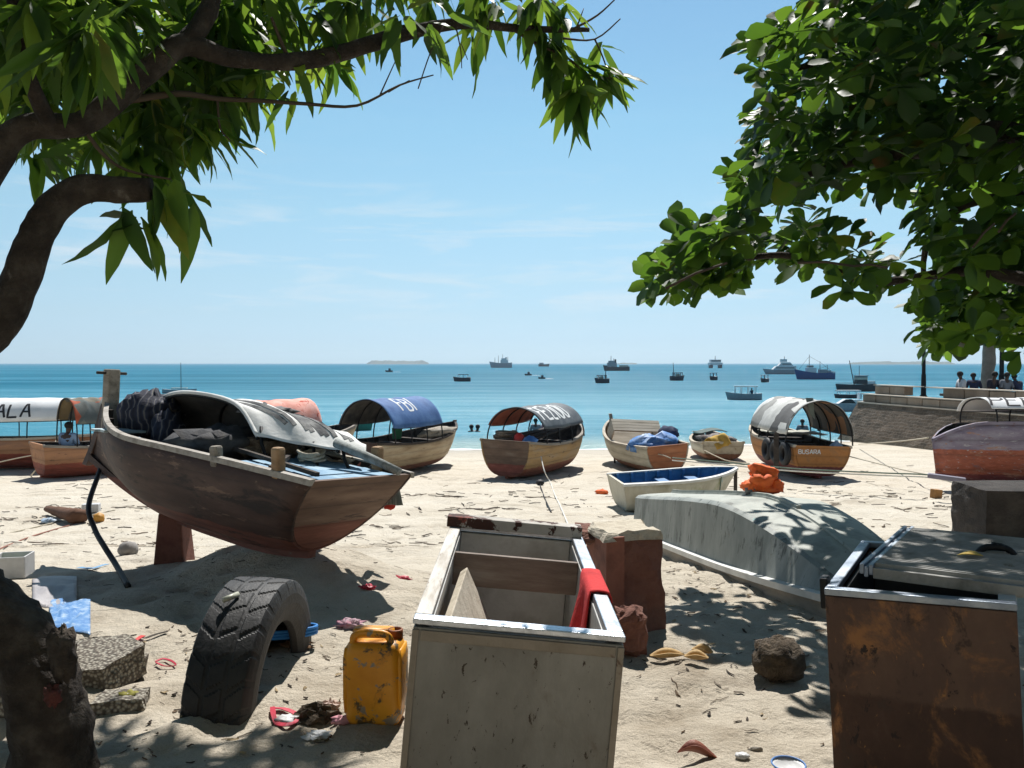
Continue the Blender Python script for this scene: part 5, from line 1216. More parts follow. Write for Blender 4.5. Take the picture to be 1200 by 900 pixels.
for sgn in (1, -1):
    mb = MB(); mb.loft([[Vector((s_[3].x, sgn*(s_[3].y+.012), .140)), Vector((s_[3].x, sgn*(s_[3].y+.016), .190)), Vector((s_[3].x, sgn*(s_[3].y-.05), .197)), Vector((s_[3].x, sgn*(s_[3].y-.05), .136))] for s_ in secs]); mb.build('rub_rail', fib_rail, OD)
mb = MB(); mb.add([p+Vector((.005,0,0)) for p in secs[0]], [tuple(range(M_))]); mb.build('transom', fib_side, OD)
mb = MB(); mb.add([p for p in secs[-1]], [tuple(range(M_))[::-1]]); mb.build('bow_board', fib_side, OD)
mb = MB(); mb.loft([[Vector((OL*t, -.022, oh(t)+.01)), Vector((OL*t, .022, oh(t)+.01)), Vector((OL*t, .018, oh(t)+.045)), Vector((OL*t, -.018, oh(t)+.045))] for t in [k/12*.72 for k in range(13)]]); mb.build('keel_strip', fib_top, OD)
# orange life jacket with a black strap
top = OD.location+ROOTM[OD.name].to_3x3()@Vector((OL*.50, .10, oh(.50)+.02))
LJ = thing('life_jacket', 'crumpled orange life jacket lying on the overturned dinghy', 'life jacket', top+Vector((.05,0,0)), (0,0,.2))
ljm = mat('jacket_orange', [(.70,.10,.02),(.82,.16,.03),(.55,.07,.02)], 6, .75, .5, 20)
for nm, c, sz, sd, R in (('back_panel',(0,.02,.06),(.20,.15,.055),3,(0,.1,.2)),('front_panel',(-.02,-.04,.15),(.15,.10,.085),5,(.3,-.2,.5)),('front_panel',(.02,.03,.215),(.14,.11,.07),8,(-.2,.25,-.3)),('collar',(.12,.0,.09),(.08,.11,.06),11,(0,.4,0)),('collar',(-.14,-.02,.08),(.07,.09,.065),14,(0,-.3,0))):
    MB().blob(c, sz, 20, 12, .3, 2.6, sd, Euler(R).to_matrix(), sq=.75).build(nm, ljm, LJ, True)
MB().blob((-.16,-.06,.05), (.06,.05,.05), 12, 8, .4, 4, 3).build('buckle', plain('buckle_grey', (.16,.15,.15), .5), LJ, True)
MB().tube(catmull([(-.12,-.1,.04),(-.22,-.28,.015),(-.36,-.42,-.015),(-.50,-.44,-.03)], 6), .013, 6, flat=.4).build('strap', black_rub, LJ, True)

# ------------------------------------------------------------------ small upright dinghy, blue inside
SD = Boat('dinghy', 'small cream dinghy with bright blue inside behind the overturned one', on_ground(2.98, 14.7, .03), 79, 2.1, 1.05, .56, mat('dinghy_cream', [(.42,.38,.29),(.52,.49,.40),(.36,.33,.24)], 3, .7, .3, 30, stretch=(1,1,.5), spots=[((.33,.35,.20), 3.0, .56, .15), ((.25,.40,.42), 2.2, .66, .06), ((.22,.13,.07), 8, .66, .05)]),
          mat('dinghy_blue', [(.02,.11,.27),(.035,.16,.36),(.08,.22,.42)], 4, .55, .3), fib_rail, sb=.07, ss=.0, tw=.9, rake=.3, kb=.12, ks=.03, roll=4, pitch=2, thwarts=(.42,.68), group=None, a=.42, b=.8, th=.035, gw=.03)
MB().box((SD.xpos(1,.6)+.09, 0, .30), (.035,.09,.62)).build('bow_board', wood_dark, SD.t, bevel=.006)
MB().bar((SD.xpos(.8,1), -SD.halfw(.8)-.03, SD.sheer(.8)-.02), (SD.xpos(.86,.2), -SD.halfw(.86)*.75-.03, .08), .02, .012).build('line', rope_g, SD.t)

# ------------------------------------------------------------------ sea wall, promenade
wall = thing('sea_wall', 'sloping rough stone sea wall with stepped block parapets on the right', 'wall', Vector((14.3, 30, -1.5)))
def brick_mat(name, c1, c2, mortar, sc):
    s = NT(name); x, y, z = s.xyz(); cb = s.new('CombineXYZ'); s.link(y, cb.inputs[0]); s.link(z, cb.inputs[1])
    ad = s.new('VectorMath'); ad.operation = 'ADD'; dn = s.new('TexNoise'); dn.inputs['Scale'].default_value = 2.2; s.link(cb.outputs[0], dn.inputs['Vector'])
    sc_ = s.new('VectorMath'); sc_.operation = 'SCALE'; sc_.inputs['Scale'].default_value = .14; s.link(dn.outputs['Color'], sc_.inputs[0]); s.link(cb.outputs[0], ad.inputs[0]); s.link(sc_.outputs[0], ad.inputs[1])
    b = s.new('TexBrick'); b.inputs['Scale'].default_value = sc; b.inputs['Mortar Size'].default_value = .022; b.inputs['Mortar Smooth'].default_value = .4; b.inputs['Bias'].default_value = -.1
    b.inputs['Brick Width'].default_value = .62; b.inputs['Row Height'].default_value = .24
    s.link(ad.outputs[0], b.inputs['Vector']); b.inputs['Color1'].default_value = (*c1, 1); b.inputs['Color2'].default_value = (*c2, 1); b.inputs['Mortar'].default_value = (*mortar, 1)
    v = s.mapping(); col = s.mix(.75, b.outputs['Color'], s.ramp(s.noise(v, 2.4, 8, .7), [(.3,(.42,.40,.36)),(.6,(1,1,1))]), 'MULTIPLY')
    alg = s.step(s.math('ADD', z, s.math('MULTIPLY', s.noise(v, 1.5, 5), .9)), .95, .35); col = s.mix(s.math('MULTIPLY', alg, .6), col, (.055,.06,.04))
    s.link(col, s.b.inputs['Base Color']); s.b.inputs['Roughness'].default_value = .95
    s.bump(s.math('SUBTRACT', s.noise(v, 12, 6), s.math('MULTIPLY', b.outputs['Fac'], .8)), .9, .05); return s.m
stone = brick_mat('rubble_stone', (.17,.125,.09), (.09,.07,.052), (.22,.185,.145), 2.1)
par_m = mat('parapet_stone', [(.17,.13,.095),(.25,.195,.145),(.31,.255,.2)], 1.2, .95, .6, 20, stretch=(1,1,.4), spots=[((.12,.095,.075), 2.5, .62, .12)])
ledge_m = mat('ledge', [(.40,.35,.29),(.50,.45,.38)], 3, .9, .4)
_pt = par_m.node_tree; _oi = _pt.nodes.new('ShaderNodeObjectInfo'); _mr = _pt.nodes.new('ShaderNodeMapRange'); _mr.inputs[3].default_value = .62; _mr.inputs[4].default_value = 1.2
_bs = _pt.nodes['Principled BSDF']; _src = _bs.inputs['Base Color'].links[0].from_socket; _mu = _pt.nodes.new('ShaderNodeMix'); _mu.data_type = 'RGBA'; _mu.blend_type = 'MULTIPLY'; _mu.inputs[0].default_value = 1
_pt.links.new(_oi.outputs['Random'], _mr.inputs[0]); _pt.links.new(_src, _mu.inputs[6]); _pt.links.new(_mr.outputs[0], _mu.inputs[7]); _pt.links.new(_mu.outputs[2], _bs.inputs['Base Color'])
TP = [Vector((14.15,33.2,0)), Vector((14.75,29,0)), Vector((15.55,25,0)), Vector((16.7,20.5,0)), Vector((18.4,14,0)), Vector((20,9,0))]
path = catmull(TP, 8)
def nrm_at(i):
    d = path[min(i+1, len(path)-1)]-path[max(i-1, 0)]; return Vector((-d.y, d.x, 0)).normalized()*-1 if False else Vector((d.y, -d.x, 0)).normalized()
def off(i, k, z): n_ = nrm_at(i); n_ = n_ if n_.x < 0 else -n_; p = path[i]+n_*k; p.z = z; return p
ZT = .05; rings = []
for i in range(len(path)):
    rows_ = [off(i, .72, -1.85)]
    for k in range(1, 9): rows_.append(off(i, .72*(1-k/8)+.035*noise.noise(Vector((i*1.7, k*1.3, 2))), -1.85+(ZT+1.85)*k/8))
    rings.append(rows_+[off(i, -.9, ZT), off(i, -.9, -1.85)])
e0 = [p+Vector((0, .75*(1-(p.z+1.85)/1.9), 0)) for p in rings[0]]; rings[0] = e0
MB().loft(rings).build('battered_face', stone, wall, False, True)
rings = [[off(i, .03, ZT+.003), off(i, .03, ZT+.05), off(i, -1., ZT+.05), off(i, -1., ZT+.003)] for i in range(len(path))]
MB().loft(rings).build('ledge', ledge_m, wall, False, True)
def arc(d):                                     # point index at distance d along the wall
    s_ = 0
    for i in range(len(path)-1):
        l = (path[i+1]-path[i]).length
        if s_+l >= d: return i, (d-s_)/l
        s_ += l
    return len(path)-2, 1.
def along(d, k, z):
    i, q = arc(d); a, b = off(i, k, z), off(min(i+1, len(path)-1), k, z); return a.lerp(b, q)
g_ = random.Random(3)
for row, (k0, k1, z0_, z1_, gap) in enumerate(((-.08,-.46,ZT+.054,.43,None),(-.42,-.80,.434,.80,(3.1,3.75)))):
    d = .25+.3*row
    while d < 22:
        ln_ = g_.uniform(.85, 1.15); a, b = d+.022, d+ln_-.022; d += ln_
        if gap and a < gap[1] and b > gap[0]: continue
        dz = g_.uniform(-.012, .012)
        q = [along(a,k0,0), along(b,k0,0), along(b,k1,0), along(a,k1,0)]
        mb = MB(); mb.loft([[Vector((p.x,p.y,z0_)) for p in q], [Vector((p.x,p.y,z1_-.05+dz)) for p in q]]); mb.build('parapet_block', par_m, wall, False, True, bevel=.02)
    q0 = .2+.3*row
    segs = [(q0, 22.5)] if not gap else [(q0, gap[0]), (gap[1], 22.5)]
    for a, b in segs:
        rings = []
        for i in range(25):
            dd = a+(b-a)*i/24; rings.append([along(dd,k0+.03,z1_-.034), along(dd,k0+.03,z1_), along(dd,k1-.03,z1_), along(dd,k1-.03,z1_-.034)])
        MB().loft(rings).build('coping', ledge_m, wall, False, True)
mb = MB(); rings = [[off(i, -.85, .10), Vector((60, path[i].y, .10))] for i in range(len(path))]
mb.loft(rings, False, False); kind(mb.build('promenade', plain('paving', (.33,.29,.24), .9)), 'structure', 'paved promenade behind the sea wall')
LP = thing('lamp_post', 'dark iron lamp post standing on the promenade behind the parapet gap', 'lamp post', Vector((16.2, 31.9, .10)))
MB().lathe([(.15,0),(.15,.25),(.10,.32),(.085,1.1),(.07,1.15),(.06,3.6),(.075,3.64)], n=14).build('pole', iron, LP, True)
MB().lathe([(.06,3.64),(.17,3.75),(.22,4.1),(.24,4.12),(.10,4.3),(.02,4.42)], n=8).build('lantern', plain('lantern_glass', (.5,.5,.48), .3), LP)
LP2 = thing('lamp_post', 'dark iron post beside the small tree trunk on the promenade', 'lamp post', Vector((18.3, 30.3, .10)))
MB().lathe([(.18,0),(.18,.25),(.11,.32),(.10,1.1),(.08,1.15),(.07,3.6),(.08,3.64)], n=14).build('pole', iron, LP2, True)
MB().lathe([(.06,3.64),(.17,3.75),(.22,4.1),(.24,4.12),(.10,4.3),(.02,4.42)], n=8).build('lantern', _mats['lantern_glass'], LP2)
bn = thing('bench', 'long dark stone bench on the promenade where people sit in the shade', 'bench', Vector((17.3, 29.6, .10)), (0,0,rad(-8)))
MB().box((.6,0,.40), (4.2,.45,.09)).build('seat', mat('bench_dark', [(.05,.05,.055),(.09,.085,.08)], 3, .8), bn, bevel=.01)
for x in (-1.3, .6, 2.5): MB().box((x,0,.18), (.14,.40,.355)).build('leg', _mats['bench_dark'], bn, bevel=.01)
for i, (px, sh, rz, lb, ht) in enumerate(((1130, shirt_white, 1.5, 'person in a pale shirt and dark cap sitting side on, leftmost on the promenade bench', blk_cloth),(1143, shirt_navy, -.4, 'dark clothed person hunched on the bench beside the person in a cap', None),(1161, trou, -2.8, 'person in black sitting on the bench behind the small tree trunk', None),(1177, shirt_grey, -3.0, 'person in a grey shirt sitting on the bench under the dark lamp post', None),(1192, shirt_navy, .3, 'person in dark clothes sitting at the far right of the promenade bench', None))):
    bx_ = (px-600)/F*29.6; yy_ = 29.6-(bx_-17.3)*math.tan(rad(8))
    person((bx_, yy_, .44), rz, 'sit', sh, trou, lb, 'people sitting on the promenade', (1., .94, 1., .97, .9)[i], (.05, .30, .12, .02, .22)[i], hat=ht)

# ------------------------------------------------------------------ ships and boats afloat
def hull_mb(L, B, D, bow=.35, n=14, sheer=.25, tr=.7):
    rings = []
    for i in range(n+1):
        t = i/n; w_ = B/2*(tr+(1-tr)*math.sin(PI*t) if t < .5 else max(.02, (1-((t-.5)/.5)**2.2)**.8)); zt = D*(1+sheer*max(0, (t-.45)/.55)**1.8+.12*max(0,(.3-t)/.3))
        x0 = L*(t-.5); rk = bow*D*max(0, (t-.6)/.4)
        rings.append([Vector((x0, -w_*.5, -.3*D)), Vector((x0+rk*.3, -w_*.92, D*.15)), Vector((x0+rk, -w_, zt)), Vector((x0+rk, -w_*.9, zt)), Vector((x0+rk, w_*.9, zt)), Vector((x0+rk, w_, zt)), Vector((x0+rk*.3, w_*.92, D*.15)), Vector((x0, w_*.5, -.3*D))])
    return MB().loft(rings)
def afloat(name, label, cat, px, wl, flip=1, yaw=0, group='boats at anchor'):
    Y = (H-SEA_Z)/((wl-426)/F); t = thing(name, label, cat, Vector(((px-600)/F*Y, Y, SEA_Z+.0)), (0, 0, (0 if flip > 0 else PI)+rad(yaw)), group); return t, Y/F
ship_w = plain('ship_white', (.66,.68,.70), .5); ship_g = plain('ship_grey', (.30,.33,.37), .6); ship_b = plain('ship_blue', (.02,.07,.22), .5); ship_k = plain('ship_dark', (.03,.035,.045), .6); glass_k = plain('ship_window', (.02,.025,.03), .2); ship_o = plain('ship_rust', (.14,.07,.05), .7); ship_c = plain('ship_cream', (.5,.47,.4), .6); teal = plain('ship_teal', (.22,.28,.32), .6)
def bxs(t, s, name, m, *boxes):
    for c in boxes: MB().box((c[0]*s, c[1]*s, c[2]*s), (c[3]*s, c[4]*s, c[5]*s)).build(name, m, t)
def mast(t, s, x, z0, z1, r=.35, name='mast', m=None, lean=0): MB().tube([(x*s, 0, z0*s), ((x+lean)*s, 0, z1*s)], [r*s, r*.6*s], 6).build(name, m or ship_k, t)
# all sizes below in picture pixels, scaled by s (metres per pixel at that distance)
t, s = afloat('cargo_ship', 'grey freighter with several masts near the horizon', 'ship', 588, 431, -1)
hull_mb(24*s, 5*s, 5.5*s, .5, sheer=.35).build('hull', ship_g, t); bxs(t, s, 'superstructure', ship_w, (-3,0,7.2,9,4,4),(-2,0,10,5,3.4,2.4)); bxs(t, s, 'funnel', ship_g, (-5,0,11,1.6,1.6,3))
for x, z in ((-1,16),(4,14.5),(8,12),(-7,13)): mast(t, s, x, 5, z, .3)
t, s = afloat('roofed_boat', 'small dark open boat with a roof, alone in the middle of the bay', 'boat', 542, 447, -1)
hull_mb(19*s, 6*s, 4.5*s).build('hull', ship_k, t); bxs(t, s, 'roof', teal, (-1,0,8.2,13,5,.8)); bxs(t, s, 'post', ship_w, *[(x,y,6,.5,.5,4) for x in (-6,-1,4) for y in (-2,2)])
for px, wl, lb in ((456,436,'tiny motor boat far out to the left, left of the roofed boat'),(619,440,'tiny dark motor boat just below the grey freighter'),(635,444,'tiny dark motor boat trailing a white wake')):
    t, s = afloat('motor_boat', lb, 'motor boat', px, wl, -1, 20, 'motor boats speeding across the bay'); hull_mb(8*s, 3*s, 1.8*s).build('hull', ship_k, t); bxs(t, s, 'console', ship_k, (-.5,0,2.8,2.4,1.6,3.))
    mb = MB(); mb.add([(p[0]*s, p[1]*s*8, .02) for p in ((-3,-.2),(-12,-1.),(-14,0),(-12,1.),(-3,.2),(3,0))], [(0,1,2,3,4,5)]); wk = mb.build('wake', _mats['foam_white'], t)
t, s = afloat('cargo_ship', 'small dark ship low on the horizon left of the supply ship', 'ship', 637, 429.5, 1)
hull_mb(12*s, 3*s, 2.6*s).build('hull', ship_k, t); bxs(t, s, 'superstructure', ship_g, (-2.5,0,3.3,5,2,2.2))
for px, wl, dx, lb in ((706,449,-1,'dark dhow with one short mast, moored left below the supply ship'),(793,446,1,'dark dhow with a pale cabin and short mast, between supply ship and catamaran')):
    t, s = afloat('dhow', lb, 'boat', px, wl, dx, 15); hull_mb(16*s, 6*s, 5*s, .4, sheer=.3).build('hull', ship_k, t); bxs(t, s, 'roof', ship_k, (1,0,9.2,11,5,.7)); bxs(t, s, 'post', ship_o, *[(x,y,6.6,.6,.6,5) for x in (-4,1,6) for y in (-2.1,2.1)]); bxs(t, s, 'cabin', ship_c, (1.5,0,6.4,5,3,3.)); mast(t, s, -3.5, 4, 21, .55, lean=-1.2)
t, s = afloat('supply_ship', 'dark supply ship with a tall bridge and low pale stern', 'ship', 723, 434.5, -1, 0)
hull_mb(29*s, 7*s, 4.5*s, .4, sheer=.5).build('hull', ship_k, t); bxs(t, s, 'bridge', ship_g, (6,0,7,11,6,5),(6.5,0,10.5,7,5,2.6)); bxs(t, s, 'cargo', ship_c, (-8,0,5.4,10,5,2.4)); bxs(t, s, 'funnel', ship_k, (2,0,11.5,2,2,4)); mast(t, s, 7, 11, 17.5, .4); mast(t, s, 4, 11, 14.5, .3)
t, s = afloat('catamaran', 'white passenger catamaran seen end on beyond the small dark boat', 'ship', 838, 431.5, 1, 90)
for y in (-5.4, 5.4):
    mb = hull_mb(12*s, 4*s, 3.5*s); mb.v = [(x, yy+y*s, z) for x, yy, z in mb.v]; mb.build('hull', ship_k, t)
bxs(t, s, 'deck_house', ship_w, (0,0,5,10,15,3),(0,0,8.4,8,12,3.4)); bxs(t, s, 'window_band', glass_k, (-4.1,0,8.6,.3,11,1.2)); mast(t, s, 0, 10, 14.5, .4)
for px, wl, lb, w_ in ((836,445.5,'small dark roofed boat in front of the white catamaran',11),(896,448,'small dark roofed boat below the white ferry',13)):
    t, s = afloat('roofed_boat', lb, 'boat', px, wl, -1, 40); hull_mb(w_*s, 6*s, 4*s).build('hull', ship_k, t); bxs(t, s, 'roof', teal, (0,0,8.4,w_*.8,5,.7)); bxs(t, s, 'post', ship_k, *[(x,y,6,.5,.5,4.6) for x in (-w_*.3,w_*.3) for y in (-2,2)])
t, s = afloat('ferry', 'white passenger ferry with a sloping bow and stepped upper decks', 'ferry', 916, 438.5, -1, 0)
hull_mb(36*s, 9*s, 5*s, .9, sheer=.3).build('hull', ship_g, t)
mb = MB(); mb.loft([[Vector((x*s,-3.6*s,z*s)) for x, z in ((-16,5),(12,5),(7,9.6),(-16,9.6))], [Vector((x*s,3.6*s,z*s)) for x, z in ((-16,5),(12,5),(7,9.6),(-16,9.6))]]); mb.build('deck_house', ship_w, t)
mb = MB(); mb.loft([[Vector((x*s,-3*s,z*s)) for x, z in ((-13,9.6),(5,9.6),(1,14),(-9,14))], [Vector((x*s,3*s,z*s)) for x, z in ((-13,9.6),(5,9.6),(1,14),(-9,14))]]); mb.build('upper_deck', ship_w, t)
bxs(t, s, 'bridge', ship_w, (-2,0,16,7,4,3.2)); bxs(t, s, 'window_band', glass_k, (-3,0,7.4,22,7.3,1.1),(-5,0,11.8,11,6.1,1.1)); mast(t, s, -3, 17, 21, .4)
t, s = afloat('trawler', 'big blue hulled fishing trawler with white wheelhouse and rigging', 'ship', 956, 444.5, -1, 4)
hull_mb(44*s, 10*s, 7.5*s, .5, sheer=.6).build('hull', ship_b, t); bxs(t, s, 'bulwark', ship_w, (-20,0,8.2,3,8,2)); bxs(t, s, 'wheelhouse', ship_w, (6,0,10.6,11,6,6),(7,0,15,6,5,3)); bxs(t, s, 'window_band', glass_k, (7,0,15.3,6.3,5.3,1.1)); bxs(t, s, 'deck_gear', ship_g, (-8,0,9.6,9,5,4),(-15,0,9,4,5,3))
for x, z, r in ((8,29,.5),(-5,21,.45),(-14,17,.35)): mast(t, s, x, 7, z, r)
mb = MB()
for a, b in (((8,27),(20,12)),((8,27),(-5,20)),((-5,20),(-20,9)),((-14,16),(-3,12))): mb.tube([(a[0]*s,0,a[1]*s),(b[0]*s,0,b[1]*s)], .14*s, 4)
mb.build('rigging', ship_k, t)
t, s = afloat('tour_boat', 'small grey tour boat with a flat white roof on posts', 'boat', 873, 468.5, -1, -8)
hull_mb(38*s, 11*s, 7*s, .5, sheer=.35).build('hull', teal, t); bxs(t, s, 'rub_rail', ship_w, (-1,-5.3,6.6,30,.6,.9)); bxs(t, s, 'roof', ship_w, (-1,0,15.6,26,10,1.3)); bxs(t, s, 'post', ship_w, *[(x,y,11,.7,.7,8.5) for x in (-12,-4,4,11) for y in (-4.4,4.4)])
person(t.matrix_basis@Vector((-8*s, 0, 6*s)), .4, 'sit', shirt_navy, trou, 'helmsman in navy sitting at the stern of the white roofed tour boat', None, .62)
t, s = afloat('work_boat', 'dark work boat with a wheelhouse and leaning derrick by the sea wall', 'boat', 1003, 458.5, -1, 3)
hull_mb(44*s, 13*s, 8*s, .3, sheer=.1, tr=.9).build('hull', ship_k, t); bxs(t, s, 'rail', ship_g, (0,-6,9.4,40,.5,.6)); bxs(t, s, 'wheelhouse', ship_k, (-6,0,13,12,8,9.)); bxs(t, s, 'window_band', ship_c, (-6,0,15,12.4,8.4,2.6)); bxs(t, s, 'roof', ship_g, (-6,0,18.2,14,9,.9)); bxs(t, s, 'cabin', ship_w, (-17,0,10,9,8,4)); mast(t, s, 2, 8, 36, .7, 'derrick', lean=6); mast(t, s, -4, 18, 30, .4)
t, s = afloat('roofed_boat', 'white roofed boat moored just behind the motor cruiser', 'boat', 994, 466.5, -1, 0)
hull_mb(30*s, 9*s, 4*s).build('hull', ship_k, t); bxs(t, s, 'roof', ship_w, (0,0,8.6,27,9,1.5)); bxs(t, s, 'post', ship_w, *[(x,y,6,.6,.6,4.5) for x in (-11,0,11) for y in (-3.6,3.6)])
t, s = afloat('motor_cruiser', 'sleek white motor cruiser with a dark windscreen by the wall corner', 'motor boat', 998, 482, -1, -4)
hull_mb(48*s, 15*s, 8.5*s, .9, sheer=.2).build('hull', ship_g, t); bxs(t, s, 'waterline_stripe', ship_k, (-2,-7.2,2.0,38,.5,2.2))
mb = MB(); mb.loft([[Vector((x*s,-5.2*s,z*s)) for x, z in ((-20,8),(18,8.2),(8,14.5),(-14,13))], [Vector((x*s,5.2*s,z*s)) for x, z in ((-20,8),(18,8.2),(8,14.5),(-14,13))]]); mb.build('cabin', ship_w, t, bevel=.02)
mb = MB(); mb.loft([[Vector((x*s,-5.3*s,z*s)) for x, z in ((-4,9.4),(15.5,9.6),(7.6,14),(1,14.4))], [Vector((x*s,5.3*s,z*s)) for x, z in ((-4,9.4),(15.5,9.6),(7.6,14),(1,14.4))]]); mb.build('windscreen', glass_k, t); bxs(t, s, 'radar_arch', ship_w, (-9,0,18,2.2,9,7))
person(t.matrix_basis@Vector((-16*s, 0, 9*s)), 1., 'sit', ship_b, trou, 'person in blue at the stern of the white motor cruiser', None, .55)
t, s = afloat('dhow', 'dhow with a bare thin mast seen over the awning of the big boat', 'boat', 210, 461, 1, 0)
hull_mb(38*s, 9*s, 4.5*s).build('hull', teal, t); bxs(t, s, 'roof', ship_c, (0,0,6.2,18,6,1.)); mast(t, s, 2, 4, 36, .5)
t, s = afloat('roofed_boat', 'pale boat with a green hull afloat, seen under the blue awning', 'boat', 416, 504.5, 1, 10)
hull_mb(36*s, 12*s, 7.*s).build('hull', plain('ship_green', (.03,.17,.12), .6), t); bxs(t, s, 'deck_house', ship_w, (-8,0,10,14,8,6.)); bxs(t, s, 'roof', ship_w, (-4,0,18,24,10,1.)); bxs(t, s, 'post', ship_w, *[(x,y,13,.7,.7,9) for x in (3,7) for y in (-4,4)])
for px, py, lb in ((553,508,'swimmer standing chest deep in the shallows, left one of two'),(559,507.5,'swimmer standing chest deep in the shallows, right one of two')):
    Y = 37.5; person(((px-600)/F*Y, Y, SEA_Z-1.42), .8 if px < 556 else -.9, 'stand', plain('skin_top', (.07,.04,.03), .5), trou, lb, 'swimmers in the shallows')

# ------------------------------------------------------------------ unseen building added behind the camera to block sky fill light
hs_ = thing('sky_block_house', 'unseen two storey building with shuttered windows, added behind the camera to block sky light', 'sky_block_house', Vector((0, -9, gz(0,-9)-.1)))
wm = mat('sky_block_wall', [(.26,.23,.19),(.36,.33,.28),(.42,.39,.33)], .8, .9, .4); shm = plain('shutter_green', (.05,.10,.08), .7)
MB().box((0,-3.5,4.2), (34,7,8.4)).build('wall', wm, hs_, bevel=.03)
MB().box((0,-3.4,8.62), (35,8,.4)).build('roof', mat('sky_block_roof', [(.16,.12,.10),(.24,.19,.16)], 1.5, .9), hs_, bevel=.02)
for zz_ in (2.0, 5.6):
    for k in range(-5, 6):
        if zz_ < 3 and k % 4 == 0: continue
        MB().box((k*2.9, .02, zz_+.2), (1.3,.08,1.9)).build('window_frame', wood_grey, hs_); 
        for sx in (-1, 1): MB().box((k*2.9+sx*.29, .065, zz_+.2), (.54,.05,1.7)).build('shutter', shm, hs_)
for k in (-4, 0, 4): MB().box((k*2.9, .03, 1.25), (1.5,.1,2.5)).build('door', wood_dark, hs_, bevel=.01)
# ------------------------------------------------------------------ mooring lines
def line(name, label, pts, r=.011, m=rope_w, n=8, group='mooring ropes across the beach'):
    return single(MB().tube(catmull(pts, n), r, 6), name, label, 'rope', m, group, smooth=True)
def gp(px, py, dz=.012):
    p = G(px, py); p.z = gz(p.x, p.y)+sand_dz(p.x, p.y)+dz; return p
line('mooring_rope', 'white rope from the grey awning boat running over the sand to the pillar', [P(634,535,20.0), P(638,552,19.4), gp(645,567), gp(650,580), gp(656,592), gp(664,612), gp(670,628)], .014)
line('anchor_chain', 'thin dark line trailing from a black float below the grey awning boat', [gp(633,570), gp(638,583), gp(646,600)], .013, iron)
single(MB().blob(gp(633,569)+Vector((0,0,.05)), (.10,.10,.075), 14, 8, .15, 3, 2), 'float', 'small black float lying on the sand below the grey awning boat', 'float', black_rub, smooth=True)
for k, (a, b) in enumerate(((537.5,557),(540.5,560))):
    line('mooring_rope', ('upper of two long pale green ropes stretched above the sand towards the purple boat','lower of two long pale green ropes stretched above the sand towards the purple boat')[k], [P(788,a-1,20.5), P(830,a+2.5,19.4), P(877,a+7,18.3), P(930,a+11.5,17.5), P(985,a+14.5,16.9), P(1040,a+17,16.4), P(1093,b,16.2), P(1128,b+9,15.9)], .016, rope_g if k == 0 else rope_w)
line('mooring_rope', 'thin rope from the right side of the orange boat to the purple boat', [P(984,532,20.5), P(1020,541,19), P(1060,551,17.6), P(1098,558,16.8)], .012, rope_m)
line('mooring_rope', 'pale rope from the bow of the purple boat to the foot of the sea wall', [P(1088,513,17.2), P(1060,516.5,20), P(1030,519,24), P(1006,520.5,28.5)], .016, rope_m)
line('mooring_rope', 'rope hanging from the small pale boat over the sand to the orange boat', [P(824,527,24.6), P(838,534,23.5), P(853,540,22.6), P(878,543,21.5)], .014, rope_m)
line('mooring_rope', 'pale rope slung along the side of the red boat at the left', [P(-12,544,21.0), P(30,535,20.9), P(75,528,20.9), P(100,525,20.9)], .016, rope_m)
line('mooring_rope', 'pale rope tied to the red boat rail and pegged in the sand', [P(66,516,21.6), P(60,528,20.9), P(50,541,20.3), gp(35,558)], .016, rope_m)
line('mooring_rope', 'thin rope lying over the sand left of the big boat, upper one', [gp(-15,632), gp(20,622), gp(60,612), gp(100,604), gp(135,600)], .010, rope_m)
line('mooring_rope', 'thin reddish rope lying over the sand left of the big boat, lower one', [gp(-15,652), gp(10,640), gp(40,628), gp(75,617), gp(112,607)], .010, plain('rope_red', (.30,.13,.09), .9))
line('mooring_rope', 'pale rope over the stern of the open boat with blue tarp', [P(752,529,22), P(775,533,21.2), P(786,537,21)], .014, rope_m)

# ------------------------------------------------------------------ things lying about
def litter(px, py, name, label, cat, sz, m, seed, amp=.5, rz=0, sq=1., dz=0., smooth=True):
    c = gp(px, py, 0); return single(MB().blob(c+Vector((0,0,sz[2]*.75+dz)), sz, 18, 9, amp, 3.2, seed, Euler((0,0,rz)).to_matrix(), sq=sq), name, label, cat, m, smooth=smooth)
def ribbon(pts, w, m, name, label, cat, lift=.0):
    mb = MB(); ps = catmull(pts, 6); rings = []
    for i, p in enumerate(ps):
        d = (ps[min(i+1, len(ps)-1)]-ps[max(i-1, 0)]).normalized(); sd = Vector((d.y, -d.x, 0))*w/2*(.7+.5*noise.noise(p*9)); z = Vector((0,0,.004+abs(noise.noise(p*7))*.012+lift))
        rings.append([p+sd+z, p-sd+z*1.4, p-sd+z*1.4-Vector((0,0,.004)), p+sd+z-Vector((0,0,.004))])
    mb.loft(rings); return single(mb, name, label, cat, m, smooth=False)
plr = plain('plastic_crimson', (.50,.03,.06), .5); plp = plain('plastic_pink', (.60,.28,.32), .6); plw = plain('plastic_white', (.62,.62,.62), .5)
ribbon([gp(319,832), gp(323,845), gp(338,852), gp(350,838), gp(335,829), gp(322,831)], .035, plr, 'plastic_strap', 'crimson plastic strap curled on the sand between tyre and jerrycan', 'plastic strap')
litter(337, 843, 'plastic_bag', 'crumpled pale plastic bag inside the crimson strap', 'plastic bag', (.05,.04,.022), plw, 4, .9)
litter(372, 838, 'husk_fibre', 'heap of brown shredded husk left of the jerrycan', 'husk', (.085,.055,.04), _mats['husk'], 7, 1.0, smooth=False)
litter(386, 826, 'paper_scrap', 'crumpled pale pink paper scrap behind the brown husk heap', 'paper', (.05,.04,.03), mat('paper_dirty', [(.42,.30,.26),(.50,.40,.34)], 8, .9), 9, .7, smooth=False)
